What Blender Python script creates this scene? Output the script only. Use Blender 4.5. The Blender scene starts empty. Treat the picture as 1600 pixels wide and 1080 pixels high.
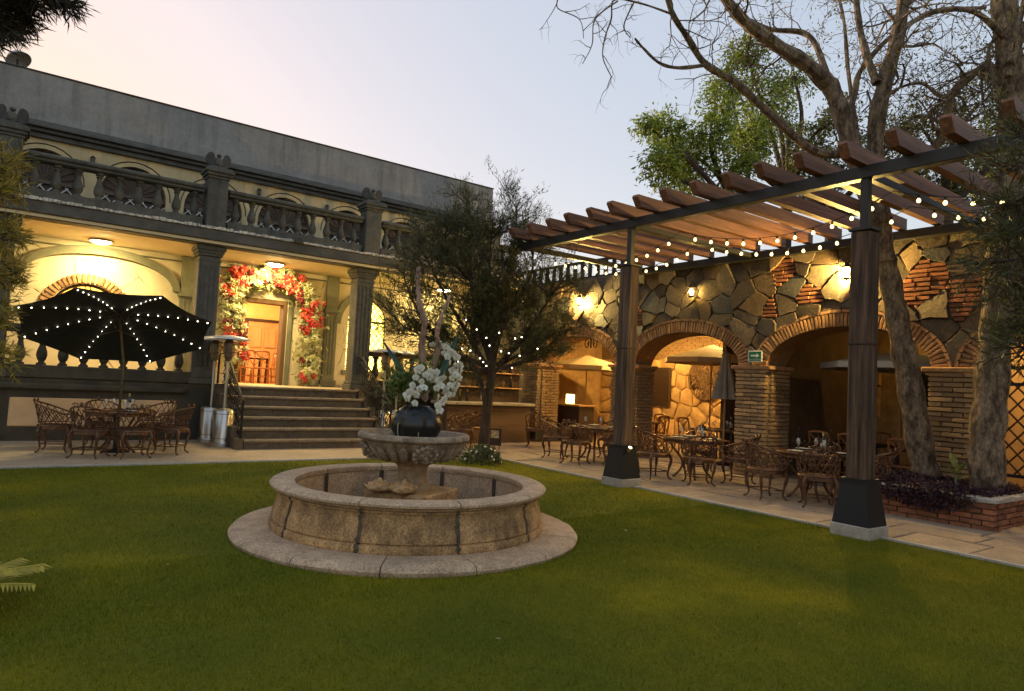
import bpy, bmesh, math, random
import numpy as np
from mathutils import Vector, Matrix
from math import sin, cos, pi, radians as R
random.seed(7); rng = np.random.default_rng(7)
SC = bpy.context.scene; COL = SC.collection

# ------------------------------------------------------------------ camera, world, sun, exposure
F, YAW, PIT, ROL = 1054.55, 0.633353, 0.056451, 0.050973     # solved from the vanishing lines of the two facades
EYE = np.array([0, 0, 1.6])
_fw = np.array([sin(YAW)*cos(PIT), cos(YAW)*cos(PIT), sin(PIT)]); _r = np.array([cos(YAW), -sin(YAW), 0.]); _u = np.cross(_r, _fw)
_r2 = cos(ROL)*_r + sin(ROL)*_u; _u2 = -sin(ROL)*_r + cos(ROL)*_u
cd = bpy.data.cameras.new('camera'); cam = bpy.data.objects.new('camera', cd); COL.objects.link(cam)
cd.sensor_fit = 'HORIZONTAL'; cd.sensor_width = 36; cd.lens = F/1600*36; cd.clip_end = 2000; cd.clip_start = .05
M3 = Matrix((_r2, _u2, -_fw)).transposed()
cam.matrix_world = Matrix.Translation(EYE) @ M3.to_4x4()
SC.camera = cam
W = bpy.data.worlds.new('World'); SC.world = W; W.use_nodes = True
nt = W.node_tree; nt.nodes.clear()
sky = nt.nodes.new('ShaderNodeTexSky'); sky.sky_type = 'NISHITA'; sky.sun_disc = False
SUN_EL, SUN_AZ = R(5), R(-8)                                # low sun behind the cream building
sky.sun_elevation = SUN_EL; sky.sun_rotation = SUN_AZ; sky.altitude = 1500; sky.air_density = 1.0; sky.dust_density = 3.6; sky.ozone_density = .8
bg = nt.nodes.new('ShaderNodeBackground'); out = nt.nodes.new('ShaderNodeOutputWorld')
hs = nt.nodes.new('ShaderNodeGamma'); hs.inputs['Gamma'].default_value = .17      # compresses the sky's range evenly, as the phone's exposure did
tint = nt.nodes.new('ShaderNodeMix'); tint.data_type = 'RGBA'; tint.blend_type = 'MULTIPLY'; tint.inputs[0].default_value = 1
tint.inputs[7].default_value = (1.12, .975, .975, 1)
sat = nt.nodes.new('ShaderNodeHueSaturation'); sat.inputs['Saturation'].default_value = 3.4
nt.links.new(sky.outputs[0], hs.inputs['Color']); nt.links.new(hs.outputs[0], sat.inputs['Color']); nt.links.new(sat.outputs[0], tint.inputs[6]); nt.links.new(tint.outputs[2], bg.inputs[0]); nt.links.new(bg.outputs[0], out.inputs[0])
bg.inputs[1].default_value = .15
sl = bpy.data.lights.new('sun', 'SUN'); so = bpy.data.objects.new('sun', sl); COL.objects.link(so)
sl.energy = 1.2; sl.angle = R(3); sl.color = (1, .75, .5)
sd = Vector((sin(SUN_AZ)*cos(SUN_EL), cos(SUN_AZ)*cos(SUN_EL), sin(SUN_EL)))
so.rotation_euler = sd.to_track_quat('Z', 'Y').to_euler(); so.location = sd*60
vs = SC.view_settings; vs.view_transform = 'Standard'; vs.look = 'None'; vs.gamma = 1; vs.use_curve_mapping = False
vs.exposure = 2.3
cy = SC.cycles; cy.use_denoising = True; cy.max_bounces = 6; cy.diffuse_bounces = 3; cy.glossy_bounces = 3; cy.transparent_max_bounces = 12; cy.sample_clamp_indirect = 6
cy.caustics_reflective = False; cy.caustics_refractive = False

def PX(px, py, ax, v):          # photo pixel -> point where its ray meets the plane x/y/z = v
    d = _r2*(px-800)/F + _u2*(540-py)/F + _fw; i = 'xyz'.index(ax)
    return Vector(EYE + d*(v-EYE[i])/d[i])
def PD(px, py, depth):          # photo pixel -> point at a depth along the view axis
    return Vector(EYE + (_r2*(px-800)/F + _u2*(540-py)/F + _fw)*depth)

# ------------------------------------------------------------------ mesh helpers
class MB:
    def __init__(s): s.v = []; s.f = []
    def add(s, vs, fs):
        o = len(s.v); s.v += [tuple(v) for v in vs]; s.f += [tuple(i+o for i in f) for f in fs]; return s
    def box(s, x0, x1, y0, y1, z0, z1, m=None):
        vs = [Vector(p) for p in ((x0,y0,z0),(x1,y0,z0),(x1,y1,z0),(x0,y1,z0),(x0,y0,z1),(x1,y0,z1),(x1,y1,z1),(x0,y1,z1))]
        if m is not None: vs = [m @ v for v in vs]
        return s.add(vs, [(0,3,2,1),(4,5,6,7),(0,1,5,4),(1,2,6,5),(2,3,7,6),(3,0,4,7)])
    def cbox(s, x0, x1, y0, y1, z0, z1, c=.01, m=None, jit=0):
        X=((x0,x1),(y0,y1),(z0,z1)); vs=[]; idx={}
        for a in (0,1):
            for b in (0,1):
                for d in (0,1):
                    k=(a,b,d)
                    for ax in range(3):
                        p=[X[i][k[i]] + (0 if i==ax else (c if k[i]==0 else -c)) for i in range(3)]
                        idx[(k,ax)]=len(vs); vs.append(Vector(p))
        if jit:
            vs=[v+Vector((random.uniform(-jit,jit),random.uniform(-jit,jit),random.uniform(-jit,jit))) for v in vs]
        if m is not None: vs=[m @ v for v in vs]
        fs=[]
        for ax in range(3):
            o=[i for i in range(3) if i!=ax]
            for e in (0,1):
                q=[]
                for p in ((0,0),(1,0),(1,1),(0,1)):
                    k=[0,0,0]; k[ax]=e; k[o[0]]=p[0]; k[o[1]]=p[1]; q.append(idx[(tuple(k),ax)])
                fs.append(q)
        for ax in range(3):
            o=[i for i in range(3) if i!=ax]
            for p in ((0,0),(1,0),(1,1),(0,1)):
                k0=[0,0,0]; k0[o[0]]=p[0]; k0[o[1]]=p[1]; k1=list(k0); k1[ax]=1
                fs.append([idx[(tuple(k0),o[0])],idx[(tuple(k1),o[0])],idx[(tuple(k1),o[1])],idx[(tuple(k0),o[1])]])
        for a in (0,1):
            for b in (0,1):
                for d in (0,1): fs.append([idx[((a,b,d),ax)] for ax in range(3)])
        return s.add(vs, fs)
    def tube(s, pts, rad, n=6, cap=True, m=None, closed=False):
        pts=[Vector(p) for p in pts]; N=len(pts)
        if m is not None: pts=[m @ p for p in pts]
        if not hasattr(rad,'__len__'): rad=[rad]*N
        t=[]
        for i in range(N):
            if closed: d=pts[(i+1)%N]-pts[i-1]
            else: d=pts[min(i+1,N-1)]-pts[max(i-1,0)]
            t.append(d.normalized() if d.length>1e-9 else Vector((0,0,1)))
        a=Vector((0,0,1)) if abs(t[0].z)<.9 else Vector((1,0,0))
        nx=(a-t[0]*a.dot(t[0])).normalized(); vs=[]; fs=[]
        for i in range(N):
            nx=(nx-t[i]*nx.dot(t[i])); nx=nx.normalized() if nx.length>1e-6 else t[i].orthogonal().normalized()
            ny=t[i].cross(nx)
            for k in range(n):
                an=2*pi*k/n; vs.append(pts[i]+(nx*cos(an)+ny*sin(an))*rad[i])
        for i in range(N if closed else N-1):
            j=(i+1)%N
            for k in range(n): fs.append((i*n+k,i*n+(k+1)%n,j*n+(k+1)%n,j*n+k))
        if cap and not closed: fs+= [tuple(range(n))[::-1], tuple(range((N-1)*n,N*n))]
        return s.add(vs,fs)
    def lathe(s, prof, n=24, c=(0,0,0), a0=0, a1=2*pi, mod=None, m=None):
        full=abs(a1-a0-2*pi)<1e-6; K=n if full else n+1; vs=[]; fs=[]; L=len(prof)
        for k in range(K):
            an=a0+(a1-a0)*k/n
            for r,z in prof:
                rr=r*(mod(an,r,z) if mod else 1); v=Vector((c[0]+rr*cos(an),c[1]+rr*sin(an),c[2]+z)); vs.append(m @ v if m is not None else v)
        for k in range(n):
            j=(k+1)%K
            for i in range(L-1):
                fs.append((k*L+i,j*L+i,j*L+i+1,k*L+i+1))
        if not full: fs+= [tuple(range(L)), tuple(range((K-1)*L,K*L))[::-1]]
        return s.add(vs,fs)
    def prism(s, poly, f0, f1):     # poly: 2d points; f0/f1 map a 2d point to 3d for each cap
        n=len(poly); vs=[f0(p) for p in poly]+[f1(p) for p in poly]
        return s.add(vs,[tuple(range(n))[::-1],tuple(range(n,2*n))]+[(i,(i+1)%n,n+(i+1)%n,n+i) for i in range(n)])
    def blob(s, c, r, seed=0, amp=.25, n=10, m=None):
        rnd=random.Random(seed); ph=[rnd.uniform(0,6) for _ in range(6)]; vs=[]; fs=[]; rr=r if hasattr(r,'__len__') else (r,r,r)
        for i in range(n+1):
            th=pi*i/n
            for k in range(2*n):
                a=pi*k/n; d=Vector((sin(th)*cos(a),sin(th)*sin(a),cos(th)))
                q=1+amp*(sin(3*d.x+ph[0])*sin(4*d.y+ph[1])+.5*sin(7*d.z+ph[2]+3*d.x)+.4*sin(9*d.y+ph[3]-5*d.x))
                v=Vector((c[0]+d.x*rr[0]*q,c[1]+d.y*rr[1]*q,c[2]+d.z*rr[2]*q)); vs.append(m @ v if m is not None else v)
        for i in range(n):
            for k in range(2*n): fs.append((i*2*n+k,i*2*n+(k+1)%(2*n),(i+1)*2*n+(k+1)%(2*n),(i+1)*2*n+k))
        return s.add(vs,fs)
    def mesh(s, name, mat, smooth=False):
        me=bpy.data.meshes.new(name); me.from_pydata(s.v,[],s.f)
        if len(s.f)<30000:
            bm=bmesh.new(); bm.from_mesh(me); bmesh.ops.recalc_face_normals(bm,faces=bm.faces); bm.to_mesh(me); bm.free()
        if smooth:
            me.polygons.foreach_set('use_smooth',[True]*len(me.polygons))
            if smooth!='all': me.set_sharp_from_angle(angle=R(38))
        if mat: me.materials.append(mat)
        return me
    def build(s, name, mat, parent=None, smooth=False, loc=(0,0,0)):
        return ob(name, s.mesh(name,mat,smooth), parent, loc)
def ob(name, me, parent=None, loc=(0,0,0), rot=None, scale=None):
    o=bpy.data.objects.new(name,me); COL.objects.link(o); o.parent=parent; o.location=loc
    if rot is not None: o.rotation_euler=rot
    if scale is not None: o.scale=scale if hasattr(scale,'__len__') else (scale,)*3
    return o
def tag(o, label, cat, group=None):
    o['label']=label; o['category']=cat
    if group: o['group']=group
    return o
def thing(name, label, cat, loc=(0,0,0), rz=0, group=None):
    o=ob(name,None,None,loc,(0,0,rz)); o.empty_display_size=.2; return tag(o,label,cat,group)
def struct(o): o['kind']='structure'; return o
def stuff(o): o['kind']='stuff'; return o
KIDS={}
def copy_tree(o, parent=None):
    c=o.copy(); COL.objects.link(c); c.parent=parent
    for ch in [x for x in bpy.data.objects if x.parent==o]: copy_tree(ch,c)
    return c
def dup(o, loc, rz, label=None, group=None, scale=None):
    c=copy_tree(o); c.location=loc; c.rotation_euler=(0,0,rz)
    if label: c['label']=label
    if group: c['group']=group
    if scale: c.scale=(scale,)*3
    return c
def rot_to(d):  # matrix turning +Z to d
    return Vector(d).to_track_quat('Z','Y').to_matrix().to_4x4()

# ------------------------------------------------------------------ materials
MATS={}
def mat(name, c1, c2=None, scale=3, rough=.8, bump=.2, bscale=30, rnd=.12, metal=0, stretch=(1,1,1), dirt=0, dscale=1.2, dcol=(.03,.028,.02), spec=.4, bdist=.02, coat=0, lo=.35, hi=.65, speck=0, sscale=70, streak=0):
    if name in MATS: return MATS[name]
    m=bpy.data.materials.new(name); m.use_nodes=True; N=m.node_tree.nodes; L=m.node_tree.links; b=N['Principled BSDF']
    tc=N.new('ShaderNodeTexCoord'); oi=N.new('ShaderNodeObjectInfo'); ad=N.new('ShaderNodeVectorMath'); ad.operation='ADD'
    mu=N.new('ShaderNodeMath'); mu.operation='MULTIPLY'; mu.inputs[1].default_value=41; L.new(oi.outputs['Random'],mu.inputs[0])
    L.new(tc.outputs['Object'],ad.inputs[0]); L.new(mu.outputs[0],ad.inputs[1])
    st=N.new('ShaderNodeVectorMath'); st.operation='MULTIPLY'; st.inputs[1].default_value=stretch; L.new(ad.outputs[0],st.inputs[0])
    n1=N.new('ShaderNodeTexNoise'); n1.inputs['Scale'].default_value=scale; n1.inputs['Detail'].default_value=7; n1.inputs['Roughness'].default_value=.62; L.new(st.outputs[0],n1.inputs['Vector'])
    cr=N.new('ShaderNodeValToRGB'); c2=c2 or tuple(x*.7 for x in c1)
    cr.color_ramp.elements[0].position=lo; cr.color_ramp.elements[0].color=(*c2,1); cr.color_ramp.elements[1].position=hi; cr.color_ramp.elements[1].color=(*c1,1)
    L.new(n1.outputs['Fac'],cr.inputs[0]); col=cr.outputs[0]
    if dirt:
        n3=N.new('ShaderNodeTexNoise'); n3.inputs['Scale'].default_value=dscale; n3.inputs['Detail'].default_value=9; n3.inputs['Roughness'].default_value=.7; L.new(ad.outputs[0],n3.inputs['Vector'])
        mr=N.new('ShaderNodeMapRange'); mr.inputs[1].default_value=.5; mr.inputs[2].default_value=.72; mr.inputs[3].default_value=0; mr.inputs[4].default_value=dirt; L.new(n3.outputs['Fac'],mr.inputs[0])
        mx=N.new('ShaderNodeMix'); mx.data_type='RGBA'; L.new(mr.outputs[0],mx.inputs[0]); L.new(col,mx.inputs[6]); mx.inputs[7].default_value=(*dcol,1); col=mx.outputs[2]
    if streak:
        s5=N.new('ShaderNodeVectorMath'); s5.operation='MULTIPLY'; s5.inputs[1].default_value=(4.5,4.5,.35); L.new(ad.outputs[0],s5.inputs[0])
        n5=N.new('ShaderNodeTexNoise'); n5.inputs['Scale'].default_value=1; n5.inputs['Detail'].default_value=6; n5.inputs['Roughness'].default_value=.6; L.new(s5.outputs[0],n5.inputs['Vector'])
        m5=N.new('ShaderNodeMapRange'); m5.inputs[1].default_value=.48; m5.inputs[2].default_value=.68; m5.inputs[3].default_value=1; m5.inputs[4].default_value=1-streak; L.new(n5.outputs['Fac'],m5.inputs[0])
        h5=N.new('ShaderNodeHueSaturation'); L.new(m5.outputs[0],h5.inputs['Value']); L.new(col,h5.inputs['Color']); col=h5.outputs[0]
    if speck:
        n4=N.new('ShaderNodeTexNoise'); n4.inputs['Scale'].default_value=sscale; n4.inputs['Detail'].default_value=5; n4.inputs['Roughness'].default_value=.75; L.new(st.outputs[0],n4.inputs['Vector'])
        m4=N.new('ShaderNodeMapRange'); m4.inputs[1].default_value=.36; m4.inputs[2].default_value=.64; m4.inputs[3].default_value=1-speck; m4.inputs[4].default_value=1+speck*.6; L.new(n4.outputs['Fac'],m4.inputs[0])
        h4=N.new('ShaderNodeHueSaturation'); L.new(m4.outputs[0],h4.inputs['Value']); L.new(col,h4.inputs['Color']); col=h4.outputs[0]
    if rnd:
        hv=N.new('ShaderNodeHueSaturation'); mr2=N.new('ShaderNodeMapRange'); mr2.inputs[3].default_value=1-rnd; mr2.inputs[4].default_value=1+rnd
        L.new(oi.outputs['Random'],mr2.inputs[0]); L.new(mr2.outputs[0],hv.inputs['Value']); L.new(col,hv.inputs['Color']); col=hv.outputs[0]
    L.new(col,b.inputs['Base Color']); b.inputs['Roughness'].default_value=rough; b.inputs['Metallic'].default_value=metal; b.inputs['Specular IOR Level'].default_value=spec
    if coat: b.inputs['Coat Weight'].default_value=coat; b.inputs['Coat Roughness'].default_value=.15
    if bump:
        n2=N.new('ShaderNodeTexNoise'); n2.inputs['Scale'].default_value=bscale; n2.inputs['Detail'].default_value=6; n2.inputs['Roughness'].default_value=.65; L.new(st.outputs[0],n2.inputs['Vector'])
        bp=N.new('ShaderNodeBump'); bp.inputs['Strength'].default_value=bump; bp.inputs['Distance'].default_value=bdist; L.new(n2.outputs['Fac'],bp.inputs['Height']); L.new(bp.outputs[0],b.inputs['Normal'])
    MATS[name]=m; return m
def add_cracks(m):
    N=m.node_tree.nodes; L=m.node_tree.links; b=N['Principled BSDF']; tc=N.new('ShaderNodeTexCoord'); nz=N.new('ShaderNodeTexNoise'); nz.inputs['Scale'].default_value=2.2; nz.inputs['Detail'].default_value=4
    mx=N.new('ShaderNodeMix'); mx.data_type='VECTOR'; mx.inputs[0].default_value=.22; L.new(tc.outputs['Object'],nz.inputs['Vector']); L.new(tc.outputs['Object'],mx.inputs[4]); L.new(nz.outputs['Color'],mx.inputs[5])
    v=N.new('ShaderNodeTexVoronoi'); v.feature='DISTANCE_TO_EDGE'; v.inputs['Scale'].default_value=1.15; L.new(mx.outputs[1],v.inputs['Vector'])
    r=N.new('ShaderNodeMapRange'); r.inputs[1].default_value=.004; r.inputs[2].default_value=.013; r.inputs[3].default_value=1; r.inputs[4].default_value=0; L.new(v.outputs['Distance'],r.inputs[0])
    n2=N.new('ShaderNodeTexNoise'); n2.inputs['Scale'].default_value=1.3; L.new(tc.outputs['Object'],n2.inputs['Vector']); r2=N.new('ShaderNodeMapRange'); r2.inputs[1].default_value=.48; r2.inputs[2].default_value=.6; L.new(n2.outputs['Fac'],r2.inputs[0])
    mu=N.new('ShaderNodeMath'); mu.operation='MULTIPLY'; L.new(r.outputs[0],mu.inputs[0]); L.new(r2.outputs[0],mu.inputs[1])
    cm=N.new('ShaderNodeMix'); cm.data_type='RGBA'; L.new(mu.outputs[0],cm.inputs[0]); src=b.inputs['Base Color'].links[0].from_socket; L.new(src,cm.inputs[6]); cm.inputs[7].default_value=(.16,.12,.06,1); L.new(cm.outputs[2],b.inputs['Base Color'])
def emit(name, c, s):
    if name in MATS: return MATS[name]
    m=bpy.data.materials.new(name); m.use_nodes=True; b=m.node_tree.nodes['Principled BSDF']
    b.inputs['Base Color'].default_value=(*[x*.6 for x in c],1); b.inputs['Emission Color'].default_value=(*c,1); b.inputs['Emission Strength'].default_value=s
    MATS[name]=m; return m
def leafmat(name, c1, c2, c3=None, trans=.35, rough=.55):
    if name in MATS: return MATS[name]
    m=bpy.data.materials.new(name); m.use_nodes=True; N=m.node_tree.nodes; L=m.node_tree.links; b=N['Principled BSDF']
    g=N.new('ShaderNodeNewGeometry'); cr=N.new('ShaderNodeValToRGB'); e=cr.color_ramp.elements
    e[0].color=(*c1,1); e[1].color=(*(c3 or c2),1); x=e.new(.55); x.color=(*c2,1)
    L.new(g.outputs['Random Per Island'],cr.inputs[0]); L.new(cr.outputs[0],b.inputs['Base Color']); b.inputs['Roughness'].default_value=rough
    t=N.new('ShaderNodeBsdfTranslucent'); L.new(cr.outputs[0],t.inputs[0]); mx=N.new('ShaderNodeMixShader'); mx.inputs[0].default_value=trans
    L.new(b.outputs[0],mx.inputs[1]); L.new(t.outputs[0],mx.inputs[2]); L.new(mx.outputs[0],N['Material Output'].inputs[0])
    MATS[name]=m; return m
def paneglass(name, tintc=(1,1,1), gloss=.12):
    if name in MATS: return MATS[name]
    m=bpy.data.materials.new(name); m.use_nodes=True; N=m.node_tree.nodes; L=m.node_tree.links
    t=N.new('ShaderNodeBsdfTransparent'); t.inputs[0].default_value=(*tintc,1); g=N.new('ShaderNodeBsdfGlossy'); g.inputs['Roughness'].default_value=.03
    mx=N.new('ShaderNodeMixShader'); mx.inputs[0].default_value=gloss; L.new(t.outputs[0],mx.inputs[1]); L.new(g.outputs[0],mx.inputs[2]); L.new(mx.outputs[0],N['Material Output'].inputs[0])
    MATS[name]=m; return m

grey_stucco=mat('grey_stucco',(0.322,0.305,0.287),(0.252,0.240,0.227),scale=.9,bump=.15,bscale=60,dirt=.6,dscale=.55,dcol=(.13,.125,.115),rnd=0,speck=.12,sscale=14,streak=.3)
grey_stone=mat('grey_stone',(0.128,0.120,0.099),(0.074,0.071,0.058),scale=5,bump=.4,bscale=45,dirt=.4,dscale=2.5,dcol=(.05,.05,.045),rnd=.08,speck=.25,sscale=30,streak=.3)
dark_wall=mat('dark_wall',(.085,.068,.042),(.052,.042,.027),scale=2,bump=.3,bscale=40,dirt=.4,rnd=0,speck=.2,sscale=20,streak=.3)
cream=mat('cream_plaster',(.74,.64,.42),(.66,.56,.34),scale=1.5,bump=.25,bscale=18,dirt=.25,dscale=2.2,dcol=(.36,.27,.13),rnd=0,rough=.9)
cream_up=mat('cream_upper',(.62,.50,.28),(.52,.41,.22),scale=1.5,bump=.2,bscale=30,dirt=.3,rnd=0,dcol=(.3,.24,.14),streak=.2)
ceil_m=mat('porch_ceiling',(.72,.62,.40),(.66,.56,.35),scale=2,bump=.1,rnd=0)
fount=mat('fountain_stone',(.60,.36,.155),(.34,.195,.085),scale=5,bump=.8,bscale=38,dirt=.75,dscale=4.0,dcol=(.10,.075,.045),rnd=.10,rough=.92,bdist=.012,speck=.55,sscale=55,streak=.5)
fount_top=mat('fountain_coping',(.62,.43,.27),(.40,.27,.165),scale=6,bump=.55,bscale=42,dirt=.35,dscale=3,dcol=(.16,.11,.07),rnd=.10,rough=.9,bdist=.012,speck=.5,sscale=55)
bowl_m=mat('bowl_stone',(.46,.345,.235),(.22,.16,.105),scale=9,bump=.6,bscale=70,dirt=.6,dscale=6,dcol=(.07,.055,.04),rnd=0,bdist=.01,speck=.5,sscale=70)
carve=mat('carved_stone',(.58,.36,.17),(.42,.25,.11),scale=12,bump=.5,bscale=60,rnd=.1)
concrete=mat('paving_concrete',(.52,.38,.23),(.40,.29,.175),scale=1.2,bump=.2,bscale=50,dirt=.35,dscale=.8,dcol=(.20,.16,.12),rnd=0,speck=.2,sscale=25)
flag=mat('flagstone',(.42,.31,.21),(.30,.22,.15),scale=2.5,bump=.35,bscale=30,dirt=.35,dscale=1.5,dcol=(.14,.11,.09),rnd=.14,speck=.25,sscale=30)
grout=mat('grout',(.13,.11,.09),rnd=0)
kerbm=mat('kerb_stone',(.5,.46,.40),(.38,.34,.29),scale=6,bump=.3,rnd=0)
stepm=mat('step_stone',(.16,.12,.08),(.10,.075,.05),scale=5,bump=.4,bscale=35,dirt=.35,dscale=3,rnd=.12,speck=.35,sscale=40)
nose=mat('step_nosing',(.30,.225,.145),(.19,.14,.09),scale=7,bump=.4,bscale=40,rnd=.12,speck=.35,sscale=40)
iron=mat('wrought_iron',(.018,.017,.016),(.012,.011,.01),rough=.5,bump=.15,bscale=80,rnd=.05,metal=.3)
castiron=mat('cast_iron_bronze',(.19,.095,.05),(.075,.038,.022),scale=14,rough=.38,bump=.3,bscale=60,rnd=.1,metal=.55)
steel=mat('brushed_steel',(.52,.50,.47),(.42,.40,.37),scale=20,stretch=(1,1,.1),rough=.28,bump=.05,metal=.95,rnd=.05)
reflector=mat('heater_reflector',(.62,.60,.55),(.5,.48,.44),rough=.45,metal=.4,bump=.05,rnd=.05)
blackcloth=mat('black_canvas',(.022,.026,.022),(.014,.017,.014),scale=6,rough=.85,bump=.15,bscale=120,rnd=0)
wood_old=mat('weathered_timber',(.17,.10,.06),(.05,.03,.018),scale=20,stretch=(1,1,.05),rough=.85,bump=1,bscale=34,rnd=.1,bdist=.02,dirt=.3,dscale=2,speck=.45,sscale=30)
rafter_m=mat('stained_rafter',(.24,.10,.045),(.12,.05,.026),scale=20,stretch=(.06,1,1),rough=.6,bump=.5,bscale=30,rnd=.18,speck=.3,sscale=26)
steelblk=mat('black_steel',(.035,.033,.03),(.025,.023,.02),rough=.45,metal=.2,bump=.1,rnd=.05)
blackshoe=mat('black_shoe',(.012,.011,.011),(.008,.008,.008),rough=.6,bump=.25,bscale=25,rnd=.05)
brick_tan=mat('tan_brick',(.46,.30,.15),(.30,.18,.085),scale=9,bump=.6,bscale=50,rnd=.3,dirt=.4,dscale=8,dcol=(.15,.09,.05),rough=.92,bdist=.008,speck=.35,sscale=40)
brick_red=mat('red_brick',(.36,.14,.065),(.22,.085,.045),scale=9,bump=.6,bscale=45,rnd=.3,dirt=.35,dscale=7,dcol=(.10,.06,.04),rough=.92,bdist=.008,speck=.3,sscale=40)
brick_vous=mat('arch_brick',(.44,.25,.11),(.28,.145,.065),scale=10,bump=.5,bscale=50,rnd=.3,rough=.9,bdist=.006)
mortar=mat('mortar',(.30,.22,.13),(.2,.145,.09),scale=10,bump=.5,bscale=40,rnd=0)
mortar_dk=mat('mortar_dark',(.22,.17,.115),(.13,.10,.07),scale=8,bump=.5,bscale=30,rnd=0)
slate1=mat('slate_stone',(0.165,0.124,0.079),(0.091,0.070,0.048),scale=2.5,bump=.6,bscale=12,rnd=.38,dirt=.3,dscale=2,dcol=(.08,.07,.055),bdist=.03,speck=.35,sscale=22)
slate2=mat('rust_stone',(0.211,0.143,0.074),(0.124,0.081,0.043),scale=3,bump=.6,bscale=12,rnd=.3,bdist=.03,speck=.35,sscale=22)
slate3=mat('grey_slate',(0.128,0.124,0.105),(0.083,0.079,0.068),scale=2.5,bump=.5,bscale=14,rnd=.3,bdist=.03,speck=.3,sscale=22)
bark=mat('tree_bark',(0.312,0.228,0.144),(0.090,0.060,0.038),scale=9,stretch=(1,1,.45),rough=.95,bump=1.0,bscale=11,rnd=.1,bdist=.05,lo=.4,hi=.62,speck=.5,sscale=34)
bark_dk=mat('dark_bark',(.085,.055,.04),(.04,.026,.02),scale=6,stretch=(1,1,.3),rough=.95,bump=.8,bscale=14,rnd=.1,bdist=.03)
driftw=mat('driftwood',(.44,.29,.20),(.15,.085,.055),scale=16,stretch=(1,1,.10),rough=.9,bump=1,bscale=26,rnd=.1,bdist=.02)
ebony=mat('dark_wood',(.055,.03,.018),(.03,.016,.01),scale=5,stretch=(1,1,.15),rough=.6,bump=.2,rnd=.1)
warmwood=mat('warm_wood',(.52,.29,.12),(.40,.20,.075),scale=4,stretch=(1,1,.12),rough=.5,bump=.15,rnd=.1)
potm=mat('black_glazed_pot',(.012,.011,.010),(.008,.008,.007),rough=.3,bump=.06,rnd=0,spec=.5)
beigecl=mat('beige_canvas',(.56,.45,.30),(.5,.39,.25),rough=.85,bump=.1,bscale=90,rnd=.05)
greycl=mat('grey_canvas',(.30,.275,.23),(.24,.215,.18),rough=.85,bump=.15,bscale=90,rnd=.05)
whitecl=mat('offwhite_canvas',(.62,.58,.52),(.55,.5,.45),rough=.85,bump=.1,rnd=0)
white=mat('white_paint',(.75,.73,.68),(.68,.66,.6),rough=.5,bump=.05,rnd=0)
amber_room=mat('ochre_wall',(.75,.48,.17),(.66,.40,.13),scale=1.5,bump=.15,rnd=0)
glass=paneglass('clear_glass'); wineglass=paneglass('wine_glass',(.93,.93,.9),.25)
bottlem=mat('bottle_glass',(.01,.012,.008),(.008,.008,.006),rough=.1,bump=0,rnd=0,spec=.6)
add_cracks(cream)
# ------------------------------------------------------------------ ground: earth sheet, lawn, paving
def gmat():
    m=bpy.data.materials.new('lawn_turf'); m.use_nodes=True; N=m.node_tree.nodes; L=m.node_tree.links; b=N['Principled BSDF']
    tc=N.new('ShaderNodeTexCoord'); n=N.new('ShaderNodeTexNoise'); n.inputs['Scale'].default_value=.45; n.inputs['Detail'].default_value=5; n.inputs['Roughness'].default_value=.6; L.new(tc.outputs['Object'],n.inputs['Vector'])
    cr=N.new('ShaderNodeValToRGB'); e=cr.color_ramp.elements; e[0].position=.35; e[0].color=(.075,.083,.003,1); e[1].position=.68; e[1].color=(.19,.165,.004,1); x=e.new(.52); x.color=(.115,.11,.003,1)
    L.new(n.outputs['Fac'],cr.inputs[0]); n2=N.new('ShaderNodeTexNoise'); n2.inputs['Scale'].default_value=60; n2.inputs['Detail'].default_value=4; L.new(tc.outputs['Object'],n2.inputs['Vector'])
    mx=N.new('ShaderNodeMix'); mx.data_type='RGBA'; mx.blend_type='OVERLAY'; mx.inputs[0].default_value=.5; L.new(cr.outputs[0],mx.inputs[6]); L.new(n2.outputs['Fac'],mx.inputs[7]); L.new(mx.outputs[2],b.inputs['Base Color'])
    bp=N.new('ShaderNodeBump'); bp.inputs['Strength'].default_value=.6; bp.inputs['Distance'].default_value=.02; L.new(n2.outputs['Fac'],bp.inputs['Height']); L.new(bp.outputs[0],b.inputs['Normal'])
    b.inputs['Roughness'].default_value=.9; b.inputs['Specular IOR Level'].default_value=.15
    return m
turf=gmat()
struct(MB().box(-300,300,-300,300,-.3,-.03).build('ground',mat('earth',(.10,.085,.06),rnd=0)))
LX, LY = 8.34, 12.27
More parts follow.
